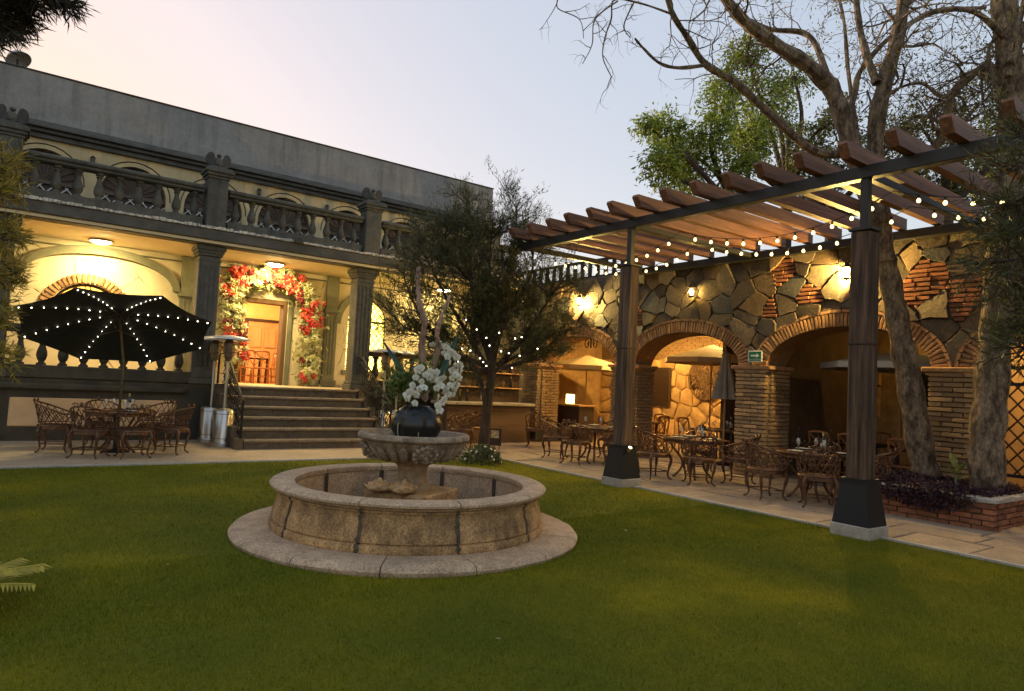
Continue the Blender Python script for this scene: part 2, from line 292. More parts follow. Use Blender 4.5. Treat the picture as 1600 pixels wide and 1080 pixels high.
# lawn sheet, slightly uneven
n=60; mb=MB(); vs=[]; fs=[]
for i in range(n+1):
    for j in range(n+1):
        x=-14+(LX+14)*i/n; y=-10+(LY+10)*j/n; e=min(1,(LX-x)*2,(LY-y)*2)
        vs.append((x,y,.012*e*(sin(x*1.1+.4)*cos(y*.9)+.5*sin(2.3*x+y))))
for i in range(n):
    for j in range(n): a=i*(n+1)+j; fs.append((a,a+n+1,a+n+2,a+1))
mb.add(vs,fs); struct(mb.build('lawn',turf,smooth='all'))
def lawn_z(x,y):
    e=np.minimum(1,np.minimum((LX-x)*2,(LY-y)*2)); return .012*e*(np.sin(x*1.1+.4)*np.cos(y*.9)+.5*np.sin(2.3*x+y))
def bladesmat():
    m=bpy.data.materials.new('grass_blades'); m.use_nodes=True; N=m.node_tree.nodes; L=m.node_tree.links; b=N['Principled BSDF']
    tc=N.new('ShaderNodeTexCoord'); n=N.new('ShaderNodeTexNoise'); n.inputs['Scale'].default_value=.45; n.inputs['Detail'].default_value=5; n.inputs['Roughness'].default_value=.6; L.new(tc.outputs['Object'],n.inputs['Vector'])
    cr=N.new('ShaderNodeValToRGB'); e=cr.color_ramp.elements; e[0].position=.35; e[0].color=(.115,.138,.005,1); e[1].position=.68; e[1].color=(.33,.26,.005,1); x=e.new(.52); x.color=(.18,.178,.005,1)
    L.new(n.outputs['Fac'],cr.inputs[0]); g=N.new('ShaderNodeNewGeometry'); mr=N.new('ShaderNodeMapRange'); mr.inputs[3].default_value=.7; mr.inputs[4].default_value=1.3; L.new(g.outputs['Random Per Island'],mr.inputs[0])
    hv=N.new('ShaderNodeHueSaturation'); L.new(cr.outputs[0],hv.inputs['Color']); L.new(mr.outputs[0],hv.inputs['Value']); L.new(hv.outputs[0],b.inputs['Base Color']); b.inputs['Roughness'].default_value=.6; b.inputs['Specular IOR Level'].default_value=.2
    return m
def quads_mesh(name, V, mat):   # V: (n,4,3) separate quads
    n=len(V); me=bpy.data.meshes.new(name); me.vertices.add(4*n); me.vertices.foreach_set('co',V.reshape(-1).astype(np.float32))
    me.loops.add(4*n); me.loops.foreach_set('vertex_index',np.arange(4*n,dtype=np.int32)); me.polygons.add(n)
    me.polygons.foreach_set('loop_start',np.arange(0,4*n,4,dtype=np.int32)); me.polygons.foreach_set('loop_total',np.full(n,4,dtype=np.int32)); me.update(); me.validate()
    me.materials.append(mat); return me
FC=np.array([3.507,6.459])
def blades(N,x0,x1,y0,y1,hmin,hmax,w):
    x=rng.uniform(x0,x1,N); y=rng.uniform(y0,y1,N); k=(np.hypot(x-FC[0],y-FC[1])>1.765)&(x<LX-.01)&(y<LY-.01); x=x[k]; y=y[k]; n=len(x)
    z=lawn_z(x,y)-.003; h=rng.uniform(hmin,hmax,n); a=rng.uniform(0,2*pi,n); b=rng.uniform(0,2*pi,n); t=rng.uniform(.1,.75,n)*h; w=w*rng.uniform(.6,1.3,n)
    p=np.stack([x,y,z],1); s=np.stack([np.cos(a)*w,np.sin(a)*w,np.zeros(n)],1); tip=np.stack([np.cos(b)*t,np.sin(b)*t,h],1)
    return np.stack([p-s,p+s,p+tip*.97+s*.2,p+tip-s*.2],1)
V=np.concatenate([blades(300000,-2.2,8.34,.6,6.2,.012,.03,.0022),blades(150000,-3.5,8.34,4.5,12.27,.015,.032,.0035)])
g=ob('grass',quads_mesh('grass',V,bladesmat())); stuff(tag(g,'short green turf blades covering the whole lawn','grass'))
# concrete terrace strip in front of the steps, and flagged patio along the arcade
struct(MB().box(-14,LX,LY,16.2,-.05,.02).build('terrace_paving',concrete))
struct(MB().box(-14,LX,LY-.055,LY,-.05,.028).build('lawn_edging_back',kerbm))
struct(MB().box(LX,LX+.055,-10,16.2,-.05,.028).build('lawn_edging_side',kerbm))
patio=struct(MB().box(LX+.055,22,-10,16.2,-.05,0).build('patio_floor',grout))
y=-3.0; r=0
rows=[(8.40,.74),(9.15,.58),(9.74,.66),(10.41,.55),(10.97,.60),(11.58,.50),(12.09,.66),(12.76,.7)]
for x0,w in rows:
    y=-2.2-random.random()*.8
    while y<16:
        l=random.uniform(.75,1.15); y1=min(y+l,16.15)
        mb=MB(); mb.cbox(-w/2+.012,w/2-.012,-(y1-y)/2+.012,(y1-y)/2-.012,-.02,0,.008,jit=.004)
        if y1-y>.2: mb.build('paving_stone',flag,patio,loc=(x0+w/2,(y+y1)/2,.022+random.uniform(-.003,.004)))
        y=y1

# ------------------------------------------------------------------ wall with arched openings
def arch_z(o,s):
    s0,s1,zb,zs,rise=o; u=(s-(s0+s1)/2)/((s1-s0)/2); return zs+rise*math.sqrt(max(0,1-u*u))
def wall_strip(mb, mp, s0, s1, z0, z1, openings, d0, d1, k=16):
    cuts=[(s0,None)]; S=[]
    cur=s0
    for o in sorted(openings):
        if o[0]>cur: S.append((cur,o[0],None))
        e=[o[0]+(o[1]-o[0])*(1-cos(pi*i/k))/2 for i in range(k+1)] if o[4]>0 else [o[0],o[1]]
        for a,b in zip(e,e[1:]): S.append((a,b,o))
        cur=o[1]
    if cur<s1: S.append((cur,s1,None))
    def q(a,b,za0,zb0,za1,zb1,d):
        mb.add([mp(a,za0,d),mp(b,zb0,d),mp(b,zb1,d),mp(a,za1,d)],[(0,1,2,3)])
    for a,b,o in S:
        if o is None:
            q(a,b,z0,z0,z1,z1,d0); q(a,b,z0,z0,z1,z1,d1)
        else:
            za,zb=arch_z(o,a),arch_z(o,b)
            for d in (d0,d1):
                q(a,b,za,zb,z1,z1,d)
                if o[2]>z0: q(a,b,z0,z0,o[2],o[2],d)
            mb.add([mp(a,za,d0),mp(b,zb,d0),mp(b,zb,d1),mp(a,za,d1)],[(0,1,2,3)])
            if o[2]>z0: mb.add([mp(a,o[2],d0),mp(b,o[2],d0),mp(b,o[2],d1),mp(a,o[2],d1)],[(0,1,2,3)])
    for o in openings:
        for s in (o[0],o[1]): mb.add([mp(s,o[2],d0),mp(s,o[3],d0),mp(s,o[3],d1),mp(s,o[2],d1)],[(0,1,2,3)])
    mb.add([mp(s0,z1,d0),mp(s1,z1,d0),mp(s1,z1,d1),mp(s0,z1,d1)],[(0,1,2,3)])
    for s in (s0,s1): mb.add([mp(s,z0,d0),mp(s,z1,d0),mp(s,z1,d1),mp(s,z0,d1)],[(0,1,2,3)])
    return mb
def arch_poly(o,k=18): # outline of an opening (s,z)
    return [(o[0],o[2]),(o[1],o[2])]+[(o[0]+(o[1]-o[0])*(1+cos(pi*i/k))/2, arch_z(o,o[0]+(o[1]-o[0])*(1+cos(pi*i/k))/2)) for i in range(k+1)]
def lattice(mb, inside, mp, s0, s1, z0, z1, step, r, ang=1.0, n=4):
    T=(s1-s0)+(z1-z0)
    for sg in (1,-1):
        c=-T
        while c<T*2:
            seg=[]; N=int((s1-s0)/.03)+2
            for i in range(N+1):
                s=s0+(s1-s0)*i/N; z=(z0+(s-s0)*ang+c) if sg>0 else (z0-(s-s0)*ang+c)
                if z0<=z<=z1 and inside(s,z): seg.append((s,z))
                else:
                    if len(seg)>1: mb.tube([mp(*seg[0]),mp(*seg[-1])],r,n)
                    seg=[]
            if len(seg)>1: mb.tube([mp(*seg[0]),mp(*seg[-1])],r,n)
            c+=step
    return mb

# ------------------------------------------------------------------ the cream two-storey building
FY, IY, TZ = 16.1, 18.4, 1.24     # column front, inner wall, terrace level
BX0, BX1 = -7.86, 12.35
CX=[-7.86+3.74*i for i in range(0,6)]; CX=[-.38-3.74*2,-.38-3.74,-.38,3.36,7.10,10.84]
bld=thing('restaurant_building','cream two-storey building with grey parapet, columned porch and balcony','building',(0,0,0))
P=lambda s,z,d:Vector((s,d,z))
# ground floor porch wall with openings: brick-arched window, door, yellow grille window
W1=(.52,1.98,1.95,2.68,.73); DR=(4.66,5.80,TZ,3.45,0); W2=(7.62,8.80,1.75,3.20,.62); W3=(-3.22,-1.76,1.95,2.68,.73)
mb=MB(); wall_strip(mb,P,BX0,BX1,-.1,4.42,[W3,W1,DR,W2],IY,IY+.28); mb.build('porch_wall',cream,bld)
MB().box(BX0,BX1,FY+.25,IY,1.0,TZ).build('porch_floor',concrete,bld)
MB().box(BX0,BX1,15.9,IY,4.36,4.42).build('porch_ceiling',ceil_m,bld)
for (a,b) in ((BX0,3.6),(6.95,BX1)):
    MB().box(a,b,FY,FY+.25,-.05,TZ-.004).build('plinth_wall',dark_wall,bld)
MB().box(3.6,6.95,FY+.05,FY+.25,-.05,TZ-.004).build('plinth_wall',dark_wall,bld)
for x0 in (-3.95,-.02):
    MB().cbox(x0,x0+2.9,FY-.03,FY+.05,.30,.86,.02).build('wall_panel',mat('peach_lit_plaster',(.74,.48,.25),(.64,.40,.20),scale=2,dirt=.25,dcol=(.3,.2,.1),rnd=0,bump=.15),bld)  # peach lightened so its colour stands in for the glow on the panel
MB().cbox(BX0,3.05,FY-.10,FY+.3,1.02,1.14,.03).build('string_course',dark_wall,bld)
MB().cbox(7.42,BX1,FY-.10,FY+.3,1.02,1.14,.03).build('string_course',dark_wall,bld)
# side and back walls, flat roof
MB().box(BX1-.3,BX1,IY+.285,27,-.1,6.9).build('side_wall',cream_up,bld)
MB().box(BX0,BX0+.3,IY+.285,27,-.1,6.9).build('side_wall',cream_up,bld)
MB().box(BX0,BX1,IY+.29,27,6.6,6.8).build('roof',grey_stucco,bld)
# upper storey wall with arched openings
UA=[(x-.72,x+.72,4.75,5.55,.80) for x in (-6.2,-4.35,-2.5,-.65)]+[]
ux=[PX(px,py,'y',IY).x for px,py in ((72,222),(205,252),(345,285),(455,305),(545,328))]
sp=(ux[4]-ux[0])/4
UXC=[ux[0]+sp*i for i in range(-3,8)]
UO=[(x-.70,x+.70,4.75,5.62,.72) for x in UXC if BX0+.9<x<BX1-.9]
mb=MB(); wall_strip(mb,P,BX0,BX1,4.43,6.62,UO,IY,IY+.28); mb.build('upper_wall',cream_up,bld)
brownw=mat('brown_shutter',(.085,.05,.03),(.05,.03,.02),scale=6,rnd=.1,rough=.6)
for o in UO:
    pts=arch_poly(o); x=(o[0]+o[1])/2
    w=MB().prism(pts,lambda p:Vector((p[0],IY+.16,p[1])),lambda p:Vector((p[0],IY+.19,p[1]))).build('window',brownw,bld)
    f=MB()
    for a in range(13):
        t=pi*a/12; f.tube([(x,IY+.13,5.62),(x+.68*cos(t),IY+.13,5.62+.70*sin(t))],.013,4)
    f.tube([(x+.70*cos(pi*i/16),IY+.10,5.62+.72*sin(pi*i/16)) for i in range(17)],.03,5); f.box(o[0],o[1],IY+.09,IY+.13,5.58,5.66)
    f.build('fan_bars',mat('fan_bars',(.13,.10,.075),rnd=0),w)
    l=MB(); lattice(l,lambda s,z:True,lambda s,z:Vector((s,IY+.12,z)),o[0],o[1],4.76,5.58,.26,.014); l.build('lattice',white,w)
# awning-like brown hoods over the upper arches
for o in UO:
    x=(o[0]+o[1])/2; mb=MB(); K=14
    for i in range(K):
        a0,a1=pi*i/K,pi*(i+1)/K
        mb.add([(x+.80*cos(a0),IY-.02,5.62+.84*sin(a0)),(x+.80*cos(a1),IY-.02,5.62+.84*sin(a1)),(x+.66*cos(a1),IY+.10,5.62+.68*sin(a1)),(x+.66*cos(a0),IY+.10,5.62+.68*sin(a0))],[(0,1,2,3)])
    mb.build('arch_trim',brownw,bld)
# cornice and parapet
co=MB()
for (d,z0,z1) in ((.10,6.55,6.66),(.20,6.66,6.74),(.30,6.742,6.83),(.16,6.832,6.92)):
    co.cbox(BX0-.05,BX1+.05,IY-d,IY+.3,z0,z1,.012)
co.build('cornice',mat('cornice_stone',(.13,.125,.115),(.085,.08,.07),scale=4,bump=.3,dirt=.4,rnd=0),bld)
pp=MB(); S=60
top=[8.0+.006*sin(i*1.7)+.004*sin(i*.6) for i in range(S+1)]; xs=[BX0+(BX1-BX0)*i/S for i in range(S+1)]
for i in range(S):
    a,b=xs[i],xs[i+1]
    pp.add([(a,IY-.08,6.92),(b,IY-.08,6.92),(b,IY-.08,top[i+1]),(a,IY-.08,top[i])],[(0,1,2,3)]); pp.add([(a,IY-.08,top[i]),(b,IY-.08,top[i+1]),(b,IY+.12,top[i+1]),(a,IY+.12,top[i])],[(0,1,2,3)]); pp.add([(a,IY+.12,6.8),(b,IY+.12,6.8),(b,IY+.12,top[i+1]),(a,IY+.12,top[i])],[(0,1,2,3)])
pp.box(BX1-.2,BX1,IY+.12,27,6.8,8.0); pp.add([(BX1,IY-.08,6.92),(BX1,IY+.12,6.92),(BX1,IY+.12,8.0),(BX1,IY-.08,8.0)],[(0,1,2,3)])
pp.build('parapet',grey_stucco,bld)
MB().cbox(BX0-.02,BX1+.03,IY-.11,IY+.15,8.006,8.035,.008).build('coping',mat('coping_dark',(.09,.085,.08),rnd=0),bld)
# balcony slab with mouldings and a rough worn ledge
MB().cbox(BX0,BX1-.2,15.84,IY,4.425,4.66,.015).cbox(BX0,BX1-.2,15.92,16.3,4.34,4.424,.015).build('balcony_slab',mat('slab_stone',(.115,.105,.09),(.07,.065,.055),scale=4,bump=.3,dirt=.4,rnd=0),bld)
led=MB(); x=BX0
while x<BX1-.3:
    w=random.uniform(.05,.16); led.cbox(x,x+w*.95,15.79+random.uniform(0,.03),15.99,4.662,4.70+random.uniform(0,.035),.008,jit=.006); x+=w
stuff(led.build('worn_ledge',mat('worn_plaster',(.78,.72,.62),(.30,.27,.22),scale=18,bump=.6,bscale=60,rnd=0),bld))
# columns with capitals and bases
for x in CX:
    y0,y1=FY+.0,FY+.46; w=.225
    c=MB().cbox(x-w,x+w,y0+.02,y0+.02+2*w,TZ,4.1,.02).build('column',grey_stone,bld)
    cap=MB()
    for (e,z0,z1) in ((.015,3.98,4.03),(.03,4.10,4.16),(.055,4.16,4.23),(.085,4.23,4.335)): cap.cbox(x-w-e,x+w+e,y0+.02-e,y0+.02+2*w+e,z0,z1,.012)
    cap.build('capital',grey_stone,c)
    fl=MB()
    for k in range(4):
        fx=x-w+.075+k*.1; fl.cbox(fx-.03,fx+.03,y0+.004,y0+.03,1.62,3.9,.01)
    fl.build('fluting',grey_stone,c)
    MB().cbox(x-w-.05,x+w+.05,y0-.03,y0+.07+2*w,TZ,TZ+.14,.015).cbox(x-w-.025,x+w+.025,y0-.005,y0+.045+2*w,TZ+.14,TZ+.22,.015).build('base',grey_stone,c)
# pilasters on the porch wall and the grey arch bands between them
olive=mat('olive_trim',(.21,.20,.12),(.15,.145,.085),scale=4,bump=.3,rnd=.05,dirt=.3)
for x in CX[1:]:
    p=MB().cbox(x-.18,x+.18,IY-.09,IY,TZ+.2,4.36,.012).build('pilaster',olive,bld)
    mb=MB()
    for (e,z0,z1) in ((.05,TZ,TZ+.2),(.02,3.30,3.34),(.05,3.34,3.40),(.03,3.40,3.44)): mb.cbox(x-.18-e,x+.18+e,IY-.09-e,IY,z0,z1,.01)
    for k in range(3): mb.cbox(x-.10+k*.10-.025,x-.10+k*.10+.025,IY-.102,IY-.085,TZ+.35,3.25,.008)
    mb.build('moulding',olive,p)
for a,b in ((CX[2],CX[3]),(CX[1],CX[2]),(CX[4],CX[5])):
    xc=(a+b)/2; hs_=(b-a)/2-.18; mb=MB(); K=28; sp_z=3.45; rise=.86
    if xc>6: hs_=1.0; xc=8.21; sp_z=3.05; rise=1.05
    pts=[]
    for i in range(K+1):
        t=pi*i/K; c_,s_=cos(t),sin(t); pts.append(((xc+hs_*c_,sp_z+rise*s_-(0 if i else 0)),(xc+(hs_-.16)*c_,sp_z+(rise-.2)*s_)))
    for (o1,i1),(o2,i2) in zip(pts,pts[1:]):
        q=[o1,o2,i2,i1]; mb.add([Vector((p[0],IY-.11,p[1])) for p in q]+[Vector((p[0],IY+.0,p[1])) for p in q],[(0,1,2,3),(0,1,5,4),(2,3,7,6)])
    mb.build('arch_band',olive,bld)
MB().cbox(BX0+.1,BX1-.1,IY-.03,IY,4.20,4.24,.008).build('ceiling_trim',olive,bld)
# brick-arched windows with lit panes and ironwork
litpane=emit('lit_amber_pane',(1,.42,.06),1.1)
for o in (W1,W3):
    x=(o[0]+o[1])/2; w=MB().prism(arch_poly(o),lambda p:Vector((p[0],IY+.14,p[1])),lambda p:Vector((p[0],IY+.16,p[1]))).build('window',litpane,bld)
    fr=MB(); fr.tube([(x+.70*cos(pi*i/18),IY+.09,2.68+.70*sin(pi*i/18)) for i in range(19)],.035,6); fr.box(o[0],o[1],IY+.06,IY+.12,2.64,2.72); fr.box(o[0],o[0]+.06,IY+.06,IY+.12,1.95,2.68); fr.box(o[1]-.06,o[1],IY+.06,IY+.12,1.95,2.68); fr.box(x-.03,x+.03,IY+.06,IY+.12,1.95,2.68)
    for k in range(5):
        t=pi*(k+1)/6
        fr.tube([(x+(.2+.1*sin(j*.9))*cos(t+j*.08)*(.6+.3*j/3),IY+.08,2.70+(.25+.12*j)*sin(t+j*.08)) for j in range(5)],.012,4)
    fr.build('frame',iron,w)
    vm=MB().cbox(-.035,.035,-.05,.01,-.10,.10,.006,jit=.003).mesh('brick',brick_vous)
    for k in range(29):
        t=pi*(k+.0)/28
        ob('brick',vm,w,(x+.85*cos(t),IY,2.68+.85*sin(t)),(0,pi/2-t,0),(random.uniform(.9,1.05),1,random.uniform(.9,1.08)))
# yellow lit grille window to the right of the steps
w=MB().prism(arch_poly(W2),lambda p:Vector((p[0],IY+.16,p[1])),lambda p:Vector((p[0],IY+.18,p[1]))).build('window',emit('lit_yellow_pane',(1,.72,.13),1.5),bld)
g=MB(); lattice(g,lambda s,z: z<arch_z(W2,s),lambda s,z:Vector((s,IY+.03,z)),W2[0],W2[1],W2[2],3.85,.24,.011,1.3); g.box(W2[0],W2[1],IY+.02,IY+.06,3.16,3.22); g.tube([(p[0],IY+.03,p[1]) for p in arch_poly(W2)],.022,5,closed=True); g.build('grille',iron,w)
MB().cbox(7.5,8.95,IY-.12,IY,1.62,1.75,.02).build('sill',olive,w)
# crack lines in the porch plaster: thin recesses
# door frame and the room behind it
d=MB(); d.cbox(4.60,4.70,IY-.04,IY+.3,TZ,3.52,.01).cbox(5.76,5.86,IY-.04,IY+.3,TZ,3.52,.01).cbox(4.701,5.759,IY-.04,IY+.3,3.40,3.52,.01)
df=d.build('door_frame',mat('door_oak',(.16,.085,.03),(.10,.05,.02),stretch=(1,1,.15),rnd=0),bld)
MB().cbox(4.50,4.555,IY-.08,IY+.02,TZ,3.62,.01).cbox(5.90,6.0,IY-.08,IY+.02,TZ,3.62,.01).build('architrave',olive,df)
rm=MB().box(3.4,3.5,IY+.29,22.6,TZ-.1,4.3).box(7.3,7.4,IY+.29,22.6,TZ-.1,4.3).box(3.4,7.4,22.6,22.7,TZ-.1,4.3).box(3.4,7.4,IY+.29,22.7,4.3,4.35)
rm.build('dining_room_wall',amber_room,bld)
MB().box(3.5,7.3,IY+.28,22.6,TZ-.15,TZ-.01).build('dining_room_floor',warmwood,bld)
idr=MB().cbox(5.95,6.95,22.5,22.6,TZ,3.2,.01).build('inner_door',warmwood,bld)
MB().cbox(5.87,5.95,22.44,22.6,TZ,3.28,.01).cbox(6.95,7.03,22.44,22.6,TZ,3.28,.01).cbox(5.951,6.949,22.44,22.6,3.2,3.28,.01).build('frame',ebony,idr)
for zz in (1.45,2.35): MB().cbox(6.03,6.4,22.47,22.5,zz,zz+.65,.02).cbox(6.5,6.87,22.47,22.5,zz,zz+.65,.02).build('panel',warmwood,idr)
# balustrades: balcony and porch
def bal_profile(h):
    return [(0,0),(.085,0),(.085,.05*h),(.06,.07*h),(.05,.12*h),(.075,.18*h),(.095,.30*h),(.088,.42*h),(.055,.60*h),(.042,.74*h),(.05,.80*h),(.07,.83*h),(.05,.87*h),(.08,.92*h),(.08,h),(0,h)]
bal1=MB().lathe(bal_profile(.56),10).mesh('baluster',grey_stone,True); bal2=MB().lathe(bal_profile(.62),12).mesh('baluster',dark_wall,True)
for i,(a,b) in enumerate(zip(CX,CX[1:]+[BX1-.2])):
    a+=.25; b-=.25
    bs=MB().cbox(a,b,15.93,16.19,4.695,4.90,.015).cbox(a,b,15.92,16.20,5.46,5.53,.02).cbox(a,b,15.88,16.24,5.53,5.62,.025).build('balustrade',grey_stone,bld)
    n=max(2,round((b-a)/.365))
    for k in range(n): ob('baluster',bal1,bs,(a+(b-a)*(k+.5)/n,16.06,4.90),(0,0,random.random()*6))
for x in CX:
    p=MB().cbox(x-.21,x+.21,15.86,16.27,4.695,5.80,.015).build('pedestal',grey_stone,bld)
    m=MB()
    for (e,z0,z1) in ((.02,5.80,5.86),(.055,5.86,5.93),(.09,5.93,6.0),(.05,6.0,6.05)): m.cbox(x-.21-e,x+.21+e,15.86-e,16.27+e,z0,z1,.012)
    m.build('cap',grey_stone,p)
for (a,b) in ((CX[1]+.28,CX[2]-.28),(CX[2]+.28,CX[3]-.28),(CX[4]+.28,CX[5]-.28)):
    bs=MB().cbox(a-.06,b+.06,FY-.02,FY+.3,1.245,1.50,.015).cbox(a-.06,b+.06,FY-.01,FY+.29,2.12,2.18,.015).cbox(a-.06,b+.06,FY-.05,FY+.33,2.18,2.28,.02).build('balustrade',dark_wall,bld)
    n=round((b-a)/.37)
    for k in range(n): ob('baluster',bal2,bs,(a+(b-a)*(k+.5)/n,FY+.14,1.50))
# porch ceiling lamps
lampm=emit('porch_lamp_glow',(1,.78,.34),85); lampr=emit('porch_lamp_glow_dim',(1,.76,.30),26)
for i,(px,py) in enumerate(((158,377),(430,413),(693,453))):
    q=PX(px,py,'z',4.33); x,y=q.x,min(max(q.y,16.8),17.9)
    t=thing('ceiling_lamp',('round glowing ceiling lamp on the porch above the black umbrella','round glowing ceiling lamp on the porch before the flower garland','round glowing ceiling lamp on the porch behind the feathery tree')[i],'ceiling lamp',(x,y,4.358),0,'porch ceiling lamps')
    MB().lathe([(0,0),(.24,0),(.25,-.03),(.22,-.05),(.205,-.045)],28).build('rim',mat('lamp_rim',(.5,.44,.3),rnd=0,rough=.4),t,True)
    MB().lathe([(0,-.095),(.10,-.085),(.17,-.06),(.2,-.03)],28).build('diffuser',lampm,t,True)
q=thing('ceiling_lamp','round glowing ceiling lamp on the dining room ceiling','ceiling lamp',(5.1,20.6,4.298),0,'dining room ceiling lamp')
MB().lathe([(0,0),(.16,0),(.17,-.03),(.15,-.04)],20).build('rim',white,q,True); MB().lathe([(0,-.10),(.1,-.08),(.14,-.03)],20).build('diffuser',emit('room_lamp_glow',(1,.74,.38),330),q,True)
# ------------------------------------------------------------------ stairs and railings
SX0,SX1,SY,TR,RI=3.78,6.93,14.0,.36,TZ/6
st=thing('staircase','broad dark stone staircase of six steps rising to the porch','stairs',(0,0,0))
for i in range(6):
    y0=SY+i*TR; z1=RI*(i+1)
    s=MB().box(SX0+.02,SX1-.02,y0+.02,FY+.05,max(0,z1-RI),z1-.055).build('step',stepm,st)
    cuts=[SX0]+sorted(SX0+(SX1-SX0)*(k/3+random.uniform(-.08,.08)) for k in (1,2))+[SX1]
    for a,b in zip(cuts,cuts[1:]):
        MB().cbox(a+.003,b-.003,y0-.02,(y0+TR+.01) if i<5 else FY+.3,z1-.055,z1,.012,jit=.002).build('tread',nose,s)
for sx in (SX0-.16,SX1):
    pr=[(SY-.02,0)]+[p for i in range(6) for p in ((SY-.02+i*TR,RI*(i+1)+.03),(SY-.02+(i+1)*TR,RI*(i+1)+.03))]+[(FY,0)]
    mb=MB(); mb.prism(pr,lambda p:Vector((sx+.005,p[0],p[1])),lambda p:Vector((sx+.155,p[0],p[1]))); mb.build('stringer',stepm,st)
for k,sx in enumerate((SX0-.05,SX1+.05)):
    t=thing('stair_railing',('black wrought iron stair railing beside the patio heaters at the umbrella','black wrought iron stair railing beside the heaters behind the fountain')[k],'railing',(0,0,0),0,'stair railings')
    A=Vector((sx,SY+.02,0.0)); Bt=Vector((sx,SY+5*TR,TZ-RI)); H=1.0
    top=MB().tube([A+Vector((0,-.02,H-.04)),A+Vector((0,.06,H)),Bt+Vector((0,0,H+.04)),Bt+Vector((0,.45,H+.06))],.026,8).build('handrail',iron,t,True)
    MB().tube([A+Vector((0,0,.16)),Bt+Vector((0,0,.22)),Bt+Vector((0,.42,.24))],.014,6).tube([A+Vector((0,0,H-.16)),Bt+Vector((0,0,H-.1)),Bt+Vector((0,.42,H-.08))],.012,6).build('lower_rail',iron,t)
    for e in (A,Bt+Vector((0,.43,0))): MB().tube([e+Vector((0,0,-.0)),e+Vector((0,0,H+.01))],.025,8).build('post',iron,t)
    n=15
    for i in range(1,n):
        f=i/n; b=A.lerp(Bt,f)+Vector((0,0,.17+.05*f)); m_=MB(); hh=H-.22
        m_.tube([b+Vector((.018*sin(z*22+i),.030*sin(z*16+i*1.3),z*hh)) for z in [j/14 for j in range(15)]],.010,5)
        for zz in (.3,.62): m_.tube([b+Vector((0,.05*cos(a)*(1-a/9),zz*hh+.05*sin(a)*(1-a/9))) for a in [j*.7 for j in range(9)]],.008,4)
        m_.build('baluster',iron,t)
# ------------------------------------------------------------------ fountain
fx,fy=FC
ft=thing('fountain','round carved stone fountain with basin and fluted bowl on the lawn','fountain',(fx,fy,0))
NS=14
for k in range(NS):
    a0=2*pi*k/NS+.06; a1=2*pi*(k+1)/NS+.06-.006
    mb=MB(); mb.lathe([(1.2,0),(1.2,.07),(1.70,.065),(1.76,.05),(1.785,.02),(1.775,-.02)],8,a0=a0,a1=a1); mb.build('base_slab',fount_top,ft,True,loc=(0,0,.012+random.uniform(-.004,.004)))
NP=10; JA=math.atan2(-fy,-fx)+R(18)
prof=[(1.25,.07),(1.40,.07),(1.418,.085),(1.422,.12),(1.412,.15),(1.388,.158),(1.40,.17),(1.398,.20),(1.385,.27),(1.362,.34),(1.35,.39),(1.352,.415),(1.37,.422),(1.372,.438),(1.355,.446),(1.25,.45)]
rim=[(1.22,.445),(1.365,.447),(1.375,.458),(1.368,.468),(1.40,.47),(1.43,.485),(1.434,.505),(1.415,.522),(1.34,.53),(1.22,.526),(1.192,.512),(1.188,.47),(1.20,.45)]
for k in range(NP):
    a0=2*pi*k/NP+JA
    MB().lathe(prof,8,a0=a0+.004,a1=a0+2*pi/NP-.004).build('basin_panel',fount,ft,True)
    MB().lathe(rim,8,a0=a0+.005,a1=a0+2*pi/NP-.005).build('rim_stone',fount_top,ft,True)
dark_joint=mat('mossy_joint',(.12,.085,.05),(.04,.028,.018),scale=20,bump=.5,rnd=0)
for k in range(NP):
    jt=MB(); a0=2*pi*k/NP+JA; vs_=[]; fs_=[]; pj=[q for q in prof if q[0]>1.3]; pj=[(pj[i][0]+(pj[i+1][0]-pj[i][0])*f,pj[i][1]+(pj[i+1][1]-pj[i][1])*f) for i in range(len(pj)-1) for f in (0,.5)]
    for (r,z) in pj:            # ragged dark seam down the outside
        for w in (-random.uniform(.006,.021),random.uniform(.006,.021)): vs_.append(((r+.004)*cos(a0+w),(r+.004)*sin(a0+w),z))
        vs_.append(((r-.06)*cos(a0),(r-.06)*sin(a0),z))
    for i in range(len(pj)-1):
        b_=3*i; fs_+=[(b_,b_+1,b_+4,b_+3),(b_,b_+3,b_+5,b_+2),(b_+1,b_+2,b_+5,b_+4)]
    jt.add(vs_,fs_); jt.build('basin_joint',dark_joint,ft); MB().lathe([(1.192,.12),(1.192,.505),(1.215,.505),(1.215,.12)],2,a0=a0-.02,a1=a0+.02).build('inner_joint',dark_joint,ft)
MB().lathe([(1.205,.0),(1.205,.46),(1.30,.45),(1.34,.40),(1.36,.08),(1.25,.0)],60).build('basin_core',fount_top,ft,True)
MB().lathe([(0,.09),(1.21,.09)],32).build('basin_floor',mat('basin_floor',(.12,.095,.065),(.06,.05,.035),scale=4,bump=.4,rnd=0,rough=.6),ft)
mp=Matrix.Rotation(.55,4,'Z')
MB().cbox(-.38,.38,-.38,.38,.09,.43,.02,m=mp).build('plinth_block',fount,ft)
MB().lathe([(.22,.43),(.22,.46),(.18,.48),(.155,.51),(.15,.56),(.15,.64),(.165,.68),(.20,.70),(.20,.73)],32,mod=lambda a,r,z:1+.035*cos(10*a)).build('pedestal',mat('pedestal_stone',(.40,.27,.14),(.20,.14,.085),scale=7,bump=.5,dirt=.5,dscale=5,rnd=0),ft,True)
def gad(a,r,z):
    if z>.93 or r<.2: return 1
    return 1+.05*abs(cos(11*a))*min(1,(z-.68)*6 if z>.68 else 0)
